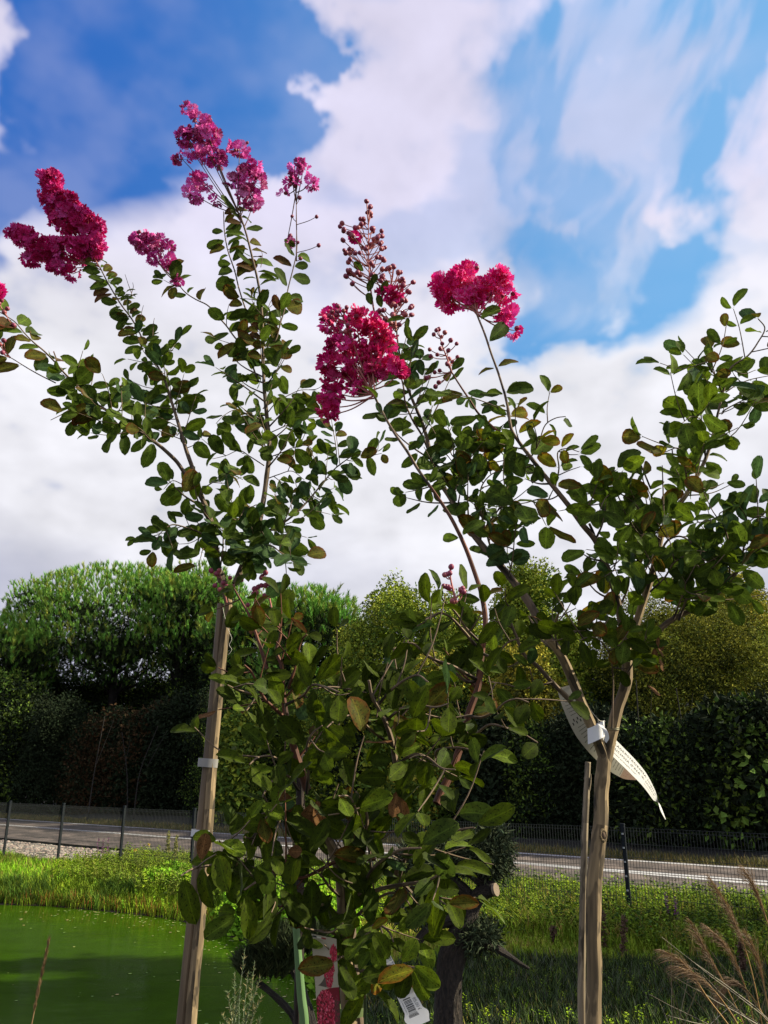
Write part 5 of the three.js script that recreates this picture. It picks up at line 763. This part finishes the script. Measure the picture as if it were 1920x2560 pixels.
  s(1.4, 1.3, .003, .0012, 'H', { ...S, leaf: [.1, 1], twigs: 7, tl: .11, size: .062 }, 450, 620, 560, 560, 640, 580, 720, 640, 800, 650);
  s(1.42, 1.3, .0045, .0016, 'Z', { ...S, leaf: [.2, 1], twigs: 10, tl: .12, size: .062 }, 700, 760, 780, 600, 830, 420, 880, 300, 860, 180, 800, 80);
  s(1.42, 1.22, .003, .0012, 'Z', { ...S, leaf: [.3, 1], twigs: 3, tl: .1, size: .062 }, 960, 510, 880, 420, 820, 360, 810, 240, 760, 120, 680, 110);
  s(1.42, 1.25, .004, .0014, 'Z', { ...S, leaf: [.2, 1], twigs: 9, tl: .11, size: .06 }, 720, 880, 830, 780, 900, 640, 1000, 540, 1120, 480, 1250, 470);
  s(1.42, 1.25, .004, .0014, 'Z', { ...S, leaf: [.3, 1], twigs: 8, tl: .1, size: .062 }, 1180, 780, 1080, 640, 1200, 500, 1330, 400, 1420, 370, 1540, 340, 1620, 330);
  s(1.42, 1.25, .004, .0014, 'Z', { ...S, leaf: [.45, 1], twigs: 4, tl: .1, size: .064 }, 760, 860, 950, 760, 1150, 720, 1290, 700, 1400, 640, 1470, 590);
  s(1.42, 1.35, .003, .0012, 'Z', { ...S, leaf: [.2, 1], twigs: 8, tl: .11, size: .064 }, 740, 1000, 850, 900, 950, 820, 1050, 780, 1150, 830, 1200, 930);
  s(1.4, 1.3, .003, .0012, 'Z', { ...S, leaf: [.3, 1], twigs: 2, tl: .07, size: .06, droop: -.6 }, 1180, 740, 1280, 760, 1350, 810, 1420, 860);
  // left side
  s(1.42, 1.28, .004, .0014, 'Z', { ...S, leaf: [.2, 1], twigs: 7, tl: .1, size: .062, mat: redBark }, 930, 545, 780, 548, 650, 570, 520, 640, 400, 680, 300, 660, 200, 620);
  s(1.35, 1.2, .003, .0012, 'Z', { ...S, leaf: [.1, 1], twigs: 5, tl: .09, size: .064, droop: -.7 }, 400, 680, 280, 650, 180, 660, 90, 720, 30, 760);
  s(1.35, 1.22, .003, .0012, 'S', { ...S, leaf: [.2, 1], twigs: 4, tl: .08, size: .062, droop: -.7 }, 1250, 1180, 1050, 1120, 880, 1090, 720, 1080, 560, 1100, 420, 1130, 300, 1200);
  s(1.35, 1.25, .003, .0012, 'S', { ...S, leaf: [.2, 1], twigs: 2, tl: .06, size: .05 }, 880, 1090, 820, 1000, 780, 940, 740, 880, 700, 840);
  s(1.4, 1.3, .003, .0012, 'S', { ...S, leaf: [.2, 1], twigs: 4, tl: .08, size: .058 }, 1250, 1150, 1180, 1000, 1120, 900, 1050, 830, 960, 800);
  s(1.4, 1.3, .003, .0012, 'S', { ...S, leaf: [.3, 1], twigs: 4, tl: .08, size: .055, mix: 'warm' }, 1520, 520, 1420, 470, 1330, 490, 1220, 530, 1120, 570);
  s(1.4, 1.3, .003, .0012, 'F', { ...S, leaf: [.25, 1], twigs: 5, tl: .09, size: .056 }, 800, 1340, 720, 1310, 650, 1280, 580, 1290, 530, 1330);
  s(1.4, 1.3, .003, .0012, 'F', { ...S, leaf: [.25, 1], twigs: 5, tl: .09, size: .058 }, 820, 1480, 760, 1400, 700, 1400, 640, 1460, 590, 1560);
  s(1.4, 1.28, .003, .0012, 'F', { ...S, leaf: [.2, 1], twigs: 6, tl: .1, size: .06 }, 870, 1500, 880, 1350, 870, 1230, 900, 1150, 960, 1100);
  s(1.4, 1.28, .003, .0012, 'F', { ...S, leaf: [.15, 1], twigs: 6, tl: .1, size: .062 }, 740, 980, 850, 920, 900, 860, 980, 870, 1060, 900);
  s(1.42, 1.3, .003, .0012, 'Z', { ...S, leaf: [.25, 1], twigs: 6, tl: .1, size: .06, mix: 'warm' }, 690, 950, 600, 870, 500, 870, 400, 890, 320, 880, 250, 930);
  s(1.42, 1.3, .003, .0012, 'Z', { ...S, leaf: [.25, 1], twigs: 5, tl: .09, size: .055, mix: 'warm' }, 700, 1090, 620, 1050, 520, 1040, 440, 1020);
  s(1.42, 1.32, .003, .0012, 'Z', { ...S, leaf: [.2, 1], twigs: 7, tl: .1, size: .06 }, 710, 820, 620, 740, 560, 660, 480, 600);
  s(1.42, 1.3, .0035, .0014, 'Z', { ...S, leaf: [.2, 1], twigs: 7, tl: .11, size: .06 }, 600, 420, 520, 320, 440, 240, 380, 200, 300, 180, 200, 180);
  // low leaves round the tags
  s(1.4, 1.2, .003, .0012, 'Z', { ...S, leaf: [.35, 1], gap: .03, twigs: 3, tl: .07, size: .056, droop: -.5, mix: 'sunny' }, 740, 1300, 880, 1320, 1000, 1290, 1120, 1285, 1220, 1300);
  s(1.4, 1.28, .003, .0012, 'Z', { ...S, leaf: [.3, 1], twigs: 3, tl: .07, size: .05, mix: 'sunny' }, 745, 1280, 780, 1200, 830, 1140, 860, 1080, 900, 1050);
  s(1.4, 1.25, .002, .0012, 'Z', { ...S, leaf: [.5, 1], gap: .03, size: .055, droop: -.9, mix: 'shrub' }, 860, 1640, 865, 1480, 875, 1360, 890, 1330);
  s(1.4, 1.25, .002, .001, 'Z', { ...S, leaf: [.4, 1], gap: .03, size: .055, droop: -.9, mix: 'shrub' }, 735, 1260, 720, 1230, 700, 1225, 670, 1250);
  s(1.4, 1.3, .003, .0012, 'Z', { ...S, leaf: [.1, 1], twigs: 4, tl: .09, size: .056 }, 750, 1150, 850, 1060, 950, 1000, 1030, 1050, 1060, 1120);
  for (const [x, y, dx, dy] of [[1085, 60, -.2, -1], [1100, 110, .2, -1], [500, 150, -.3, -.8], [450, 215, .6, -.5], [520, 130, .3, -.9], [400, 225, -.3, .3]]) { const [p] = trace('Z', 1.34, 1.3, x, y); T.leaf(p, V(dx, dy, .2), TOCAM(p).addScaledVector(rdir(T.f), .4), .045, 'dead'); }
  for (const [x, y, dx, dy, k, sz] of [[1145, 1275, -.75, -.7, 'leafy', .044], [1160, 1275, -.25, -1, 'shady', .042], [1190, 1280, .85, -.6, 'fresh', .046], [1185, 1300, .5, -1, 'fresh', .046], [1120, 1270, .5, .8, 'fresh', .036], [1060, 1290, -.9, -.3, 'shady', .044], [1040, 1250, -.5, .8, 'leafy', .04], [900, 1130, .4, -.6, 'fresh', .036]]) { const [p] = trace('Z', 1.2, 1.2, x, y); T.leaf(p, V(dx, dy, .15), TOCAM(p).addScaledVector(rdir(T.f), .35), sz, k); }
  { const [p] = trace('F', 1.36, 1.3, 545, 570); T.leaf(p, V(-.1, 1, 0), TOCAM(p), .036, 'dead'); }
  T.finish();
}

// ---------------------------------------------------------------- stakes, canes and ties
{
  const cane = (map) => std(0.38, 0.265, 0.15, 0.6, { map }), caneMap = grain(64, 512, (u, v) => 0.66 + 0.3 * (fbm(u * 12, v * 6, 4, 12) - 0.5) + 0.35 * (fbm(u * 3 + 3, v * 3, 3, 4) - 0.5), true, 6, 1.1), Mcane = cane(caneMap);
  const node = (n, w = 0.05, dip = 0.1) => (t) => { let k = 1; for (const q of n) k += w * Math.exp(-Math.pow((t - q) / 0.006, 2)) - dip * 0.4 * Math.exp(-Math.pow((t - q + 0.012) / 0.006, 2)); return k; };
  const Z = 2.4, a = at(453, 2560, Z), foot = V(a.x - .02, height(a.x, a.z), a.z);
  const st = thing('bamboo_stake', 'thick brown bamboo stake standing against the left trunk', 'stake', foot, 'canes holding up the young trees'); st.userData.group = undefined; delete st.userData.group;
  part('cane', tube([foot, ...[[453, 2560], [489, 2200], [520, 1880], [536, 1700], [552, 1509]].map(([u, v]) => at(u, v, Z + .005))], 0.0145, 0.0105, { sides: 14, per: 30, rad: node([.52, .63, .76, .9]) }), Mcane, st);
  const tie = (name, label, pts, w, mat, group) => { const g = pts(); const t = thing(name, label, 'tie', g.c, group); part('band', g.geo, mat, t); return t; };
  const band = (u, v, z, rx, rz, h, tilt) => () => { const c = at(u, v, z), s = []; const g = new THREE.CylinderGeometry(1, 1, h, 28, 2, true); g.scale(rx, 1, rz); g.rotateZ(tilt); g.translate(c.x, c.y, c.z); return { c, geo: g }; };
  const white = std(0.62, 0.62, 0.6, 0.5), grey = std(0.34, 0.33, 0.3, 0.45, { transmission: 0.2 }), greenBand = std(0.14, 0.2, 0.06, 0.6, { transmission: 0.3 });
  tie('plant_tie', 'upper greyish tape band round the left trunk and its bamboo stake', band(520, 1907, Z, .029, .0175, .024, -.07), 0, grey);
  tie('plant_tie', 'lower white tape band round the left trunk and its bamboo stake', band(504.5, 2083, Z, .0305, .0185, .019, -.07), 0, white);
  tie('plant_tie', 'green tape band round the stems of the leafy shrub at the bottom edge', band(878, 2526, 1.43, .024, .02, .012, .02), 0, greenBand);
  // thin stake by the forked trunk
  const z = 1.83, b = at(1455, 2560, z), f2 = V(b.x - .01, height(b.x, b.z), b.z), th = thing('wooden_stake', 'thin weathered cane stake standing just left of the forked trunk', 'stake', f2), Mthin = std(0.42, 0.33, 0.21, 0.75, { map: calmMap, bumpMap: calmMap, bumpScale: 0.0008 });
  const Pst = [[1455, 2560], [1457, 2300], [1462, 2080], [1466, 1990], [1470, 1905]].map(([u, v]) => at(u, v, z));
  part('cane', tube([f2, ...Pst], 0.0085, 0.0062, { sides: 12, per: 24, bump: .05, rad: node([.9], .16, .1) }), Mthin, th);
  { const p = at(1475, 1955, z - .006), q = at(1477, 1935, z - .008); part('split_end', tube([at(1470, 1975, z), p, q], .005, .001, { sides: 6 }), Mthin, th); }
  // moss streak of the thin stake is left to its bark; green cane and rough stick by the shrub
  const gz = 1.6, g0 = at(762, 2600, gz), gf = V(g0.x, height(g0.x, g0.z), g0.z), gs = thing('green_cane', 'pale green plastic cane left of the picture label', 'stake', gf), Mg = std(0.12, 0.22, 0.08, 0.45);
  part('cane', tube([gf, ...trace('Z', gz, gz, 445, 1700, 425, 1500, 405, 1250, 390, 1040, 385, 900)], .0092, .0058, { sides: 12, per: 10, rad: node([.55, .8], .06, .05) }), Mg, gs);
  const rz = 1.62, r0 = at(752, 2700, rz), rf = V(r0.x, height(r0.x, r0.z), r0.z), rs = thing('rough_stick', 'dark flaking stick rising through the left of the leafy shrub', 'stake', rf), Mr = std(0.11, 0.075, 0.05, 0.95, { map: barkMap, bumpMap: barkMap, bumpScale: 0.006 });
  part('stick', tube([rf, ...trace('Z', rz, rz, 415, 900, 418, 700, 425, 500, 425, 300, 418, 60), at(752, 1885, rz)], .0078, .0072, { sides: 12, bump: .6, per: 14 }), Mr, rs);
  { const f = rngOf(91), p = []; const A = trace('Z', rz, rz, 420, 700, 424, 450, 424, 200, 418, 40); const C = smooth(A, 60); for (let i = 0; i < 240; i++) { const o = C[Math.floor(f() * 60)], d = rdir(f), s = rdir(f).multiplyScalar(.0025), e = o.clone().addScaledVector(d, rr(.008, .012, f)); p.push(...o.clone().addScaledVector(d, .005).add(s).toArray(), ...o.clone().addScaledVector(d, .005).sub(s).toArray(), ...e.toArray()); } part('bark_flakes', tris(p), Mr, rs).userData.kind = 'stuff'; }
  const tz = 1.36, t0 = at(916, 2600, tz), tf = V(t0.x, height(t0.x, t0.z), t0.z), ts = thing('green_cane', 'thin dark green cane right of the shrub stems by the price tag', 'stake', tf);
  part('cane', tube([tf, ...trace('Z', tz, tz, 868, 1700, 866, 1500, 868, 1400)], .003, .0024, { sides: 8, per: 8 }), std(0.06, 0.1, 0.03, 0.5), ts);
}

// ---------------------------------------------------------------- labels and tags
function ribbon(c, w, n, mat, parent, name) {                                   // a bent strip: centre line points and half-width vectors, 0.4 mm thick
  const C = smooth(c, n), Wd = smooth(w, n), pos = [], uv = [], idx = [];
  for (const side of [1, -1]) for (let i = 0; i <= n; i++) {
    const T = C[Math.min(n, i + 1)].clone().sub(C[Math.max(0, i - 1)]), N = T.clone().cross(Wd[i]).normalize().multiplyScalar(0.0002 * side);
    for (const s of [-1, 1]) { const p = C[i].clone().addScaledVector(Wd[i], s).add(N); pos.push(p.x, p.y, p.z); uv.push(i / n, s * 0.5 + 0.5); }
  }
  const h = (n + 1) * 2; for (let i = 0; i < n; i++) { const a = i * 2; idx.push(a, a + 2, a + 1, a + 1, a + 2, a + 3, h + a, h + a + 1, h + a + 2, h + a + 1, h + a + 3, h + a + 2); }
  const g = new THREE.BufferGeometry(); g.setAttribute('position', new THREE.Float32BufferAttribute(pos, 3)); g.setAttribute('uv', new THREE.Float32BufferAttribute(uv, 2)); g.setIndex(idx); g.computeVertexNormals(); return part(name, g, mat, parent);
}
const printed = (w, h, draw) => { const c = document.createElement('canvas'); c.width = w; c.height = h; draw(c.getContext('2d'), w, h); const t = new THREE.CanvasTexture(c); t.colorSpace = THREE.SRGBColorSpace; return t; };
{
  const z = 1.83, zt = 1.845, front = printed(1024, 256, (x, w, h) => { x.fillStyle = '#f4f3ee'; x.fillRect(0, 0, w, h); x.fillStyle = '#141414'; x.font = 'bold 50px sans-serif'; x.fillText('LAGERSTROEMIA indica', 190, 78); x.font = 'bold 50px sans-serif'; x.fillText('FUCHSIA d\u2019\u00e9t\u00e9 \u00ae indica', 180, 148); x.font = 'bold 28px sans-serif'; x.fillText('\u201cVari\u00e9t\u00e9 prot\u00e9g\u00e9e COV\u201d', 175, 205); x.font = '26px sans-serif'; x.fillText('Multiplication interdite', 580, 205); x.fillRect(60, 40, 16, 30); x.fillRect(92, 60, 10, 40); });
  const back = printed(1024, 256, (x, w, h) => { x.fillStyle = '#d8d2bd'; x.fillRect(0, 0, w, h); x.fillStyle = '#6d6a5c'; const f = rngOf(5); for (let i = 0; i < 26; i++) { const X = 150 + i * 27; if (i > 5 && i < 9) continue; for (let y = 26; y < 150 + f() * 80;) { const l = 6 + f() * 22; x.fillRect(X, y, 6, l); y += l + 5; } } x.fillStyle = '#3c3a33'; for (let i = 0; i < 6; i++) x.fillRect(320 + (i % 2) * 24, 24 + i * 34, 22, 20); x.fillStyle = '#c9a98e'; x.fillRect(840, 0, 184, 256); x.fillStyle = '#b5656a'; for (let i = 0; i < 50; i++) x.fillRect(860 + f() * 150, f() * 240, 8, 8); });
  const paper = (map, tr = 0.25) => std(0.74, 0.74, 0.73, 0.6, { map, transmission: tr });
  const o = at(1500, 1880, zt), t = thing('paper_label', 'long curved white plant label printed with text looped behind the forked trunk', 'label', o);
  // the part facing the camera behind the fork, then its sunlit end curving away to the right
  const P = (x, y, d) => trace('G', d, d, x, y)[0], W = (x, y, k, d = 1.85) => { const a = P(0, 0, d), b = P(x, y, d); return b.sub(a).normalize().multiplyScalar(k); };
  ribbon([P(450, 395, 1.89), P(470, 460, 1.885), P(510, 560, 1.88), P(560, 660, 1.885), P(640, 760, 1.9), P(740, 850, 1.95), P(820, 905, 1.99), P(882, 935, 2.02)], [W(60, -15, .017), W(65, -20, .018), W(62, -28, .0185), W(58, -40, .0185), W(48, -58, .019), W(40, -62, .019), W(36, -60, .016), W(30, -60, .006)], 48, paper(back), t, 'text_leaf');
  ribbon([P(640, 640, 1.83), P(720, 730, 1.84), P(790, 800, 1.865), P(860, 870, 1.9), P(930, 950, 1.945), P(985, 1040, 1.985), P(1020, 1110, 2.01), P(1052, 1182, 2.03)], [W(40, -40, .016), W(38, -50, .0185).add(V(0, 0, -.01)), W(38, -60, .019).add(V(0, 0, -.013)), W(32, -52, .019).add(V(0, 0, -.014)), W(24, -36, .015).add(V(0, .002, -.011)), W(14, -14, .008).add(V(0, .004, -.006)), W(-8, 10, .0075).add(V(.002, 0, .008)), W(-2, 3, .001)], 60, paper(front, .15), t, 'sunlit_leaf');
  // white band round the left limb
  const bandM = std(0.85, 0.85, 0.84, 0.5), bc = P(640, 665, 1.79), bt = thing('label_band', 'shiny white plastic band wrapped round the left limb just above the fork', 'band', bc), pos = [], idx = [], n = 28, ax = P(590, 570, 1.79).sub(P(695, 770, 1.79)).normalize(), e1 = V(0.9, 0.4, 0).addScaledVector(ax, -V(0.9, 0.4, 0).dot(ax)).normalize(), e2 = ax.clone().cross(e1);
  for (let i = 0; i <= n; i++) { const a = i / n * 6.283, k = 1 + 0.18 * Math.exp(-Math.pow((a - 0.25) / 0.35, 2)); for (const s of [-1, 1]) { const p = bc.clone().addScaledVector(e1, Math.cos(a) * .0205 * k).addScaledVector(e2, Math.sin(a) * .0185 * k).addScaledVector(V(0.05, 1, 0), s * .0165); pos.push(p.x, p.y, p.z); } if (i) { const q = i * 2; idx.push(q - 2, q, q - 1, q - 1, q, q + 1); } }
  const g = new THREE.BufferGeometry(); g.setAttribute('position', new THREE.Float32BufferAttribute(pos, 3)); g.setIndex(idx); g.computeVertexNormals(); part('band', g, bandM, bt);
  ribbon([P(665, 620, 1.765), P(690, 650, 1.762), P(705, 690, 1.765), P(695, 722, 1.77)], [W(14, 4, .005), W(22, 14, .008), W(16, 16, .006), W(6, 8, .003)], 12, bandM, bt, 'folded_end');
  // wire and string
  const ring = thing('wire_ring', 'thin wire ring round the right limb just above the fork', 'wire', P(737, 655, 1.8)); { const c = P(738, 655, 1.8), pts = []; for (let i = 0; i <= 24; i++) { const a = i / 24 * 6.283; pts.push(c.clone().add(V(Math.cos(a) * .0148, Math.sin(a) * .002 + .001 * Math.sin(a * 3), Math.sin(a) * .0148))); } part('loop', joined([tube(pts, .0008, .0008, { sides: 6, per: 2 }), tube(pts.map((p) => p.clone().add(V(0, .003, 0))), .0008, .0008, { sides: 6, per: 2 })]), std(0.2, 0.19, 0.12, .5, { metalness: .5 }), ring); }
  const str = thing('string_end', 'frayed white string end hanging between the two limbs of the fork', 'string', P(660, 600, 1.79)); part('string', joined([tube(trace('G', 1.79, 1.785, 590, 510, 620, 550, 645, 580, 665, 598, 690, 596), .0007, .0006, { sides: 5 }), tube(trace('G', 1.78, 1.78, 690, 640, 660, 615, 652, 592, 670, 600, 695, 600), .001, .0005, { sides: 5 })]), std(.6, .56, .45, .8), str);
  const str2 = thing('string_end', 'thin curly string hanging beside the top of the left trunk', 'string', trace('F', 2.38, 2.38, 415, 600)[0]); part('string', tube(trace('F', 2.38, 2.38, 372, 400, 380, 440, 400, 520, 425, 590, 410, 620, 425, 650, 405, 680), .0008, .0006, { sides: 5 }), std(.5, .48, .4, .8), str2);
}
{ // picture label on the shrub
  const z = 1.33, pic = printed(512, 1400, (x, w, h) => {
    const f = rngOf(17); x.fillStyle = '#b3aa95'; x.fillRect(0, 0, w, h); x.fillStyle = '#23262e'; x.fillRect(20, 18, 82, 20); x.fillStyle = '#d8d3c6'; x.fillRect(105, 18, 90, 20); x.fillStyle = '#8f3238'; x.fillRect(205, 18, 90, 20); x.fillStyle = '#6b3f3a'; x.font = '24px sans-serif'; x.fillText('Produit en France', 40, 70);
    const blob = (cx, cy, rx, ry, n, cols) => { for (let i = 0; i < n; i++) { const a = f() * 6.283, q = Math.sqrt(f()); x.fillStyle = cols[Math.floor(f() * cols.length)]; x.beginPath(); x.ellipse(cx + Math.cos(a) * rx * q, cy + Math.sin(a) * ry * q, 6 + f() * 13, 5 + f() * 10, f() * 3, 0, 6.3); x.fill(); } };
    const red = ['#b8203f', '#9c1834', '#c8324f', '#7d1029', '#d04a62'];
    blob(440, 190, 70, 110, 220, red); blob(330, 380, 110, 120, 300, red); blob(300, 520, 90, 120, 220, red); x.fillStyle = '#5b5148'; x.beginPath(); x.moveTo(60, 640); x.quadraticCurveTo(160, 600, 230, 500); x.lineTo(250, 640); x.fill();
    x.fillStyle = '#7a1228'; x.beginPath(); x.moveTo(0, 800); x.quadraticCurveTo(120, 660, 512, 600); x.lineTo(512, 1400); x.lineTo(0, 1400); x.fill(); blob(230, 1000, 230, 330, 1500, [...red, '#5a0d1d', '#e06a80', '#3f1a14']); x.fillStyle = '#4a332c'; x.fillRect(400, 760, 112, 640); blob(450, 950, 50, 250, 160, ['#6b2a33', '#5a4034', '#8a2840']);
    x.fillStyle = '#d9c9bb'; for (let i = 0; i < 5; i++) x.fillRect(60, 1300 + i * 20, 120 - i * 8, 8);
  });
  const c = trace('Z', z, z, 595, 1060)[0], t = thing('picture_label', 'tall plant label with a red flower picture hanging left of the shrub stems', 'label', c), Wz = (k) => V(k, -.0025, .006);
  ribbon([trace('Z', z, z, 580, 1080)[0], trace('Z', z, z, 590, 1270)[0], trace('Z', z, z, 605, 1470)[0], trace('Z', z, z, 615, 1700)[0], trace('Z', z, z, 620, 1830)[0]], [Wz(.0193), Wz(.0188), Wz(.0182), Wz(.0172), Wz(.0168)], 24, std(1, 1, 1, .35, { map: (() => { pic.center.set(.5, .5); pic.rotation = Math.PI / 2; return pic; })() }), t, 'card');
  const tagMap = printed(1024, 256, (x, w, h) => { x.fillStyle = '#eeece4'; x.fillRect(0, 0, w, h); x.fillStyle = '#1c1c1c'; x.font = 'bold 46px sans-serif'; x.fillText('LAGERSTROEMIA', 40, 66); x.font = '54px sans-serif'; x.save(); x.translate(600, 70); x.fillText('95.00 \u20ac', 0, 0); x.restore(); const f = rngOf(44); let X = 580; while (X < 850) { const b = 3 + Math.floor(f() * 4) * 3; x.fillRect(X, 95, b, 105); X += b + 3 + Math.floor(f() * 3) * 3; } x.font = '24px sans-serif'; x.fillText('2 950076 100511', 590, 232); });
  const z2 = 1.27, c2 = trace('Z', z2, z2, 1180, 1560)[0], t2 = thing('price_tag', 'white plastic price tag with a barcode reading 95.00 euros below the shrub', 'price tag', c2);
  const a = trace('Z', z2 + .05, z2, 975, 1130)[0], b = trace('Z', z2 + .03, z2, 1050, 1290)[0], d = trace('Z', z2, z2, 1140, 1470)[0], e = trace('Z', z2 - .01, z2, 1205, 1600)[0], g = trace('Z', z2 - .02, z2, 1250, 1690)[0], Wt = (k) => V(.93, .37, .05).multiplyScalar(k);
  ribbon([a, b, d, e, g], [Wt(.005), Wt(.0055), Wt(.0125), Wt(.0134), Wt(.0134)], 30, std(1, 1, 1, .5, { map: tagMap, transmission: .12 }), t2, 'strip');
}

// T
renderer.render(scene, camera);
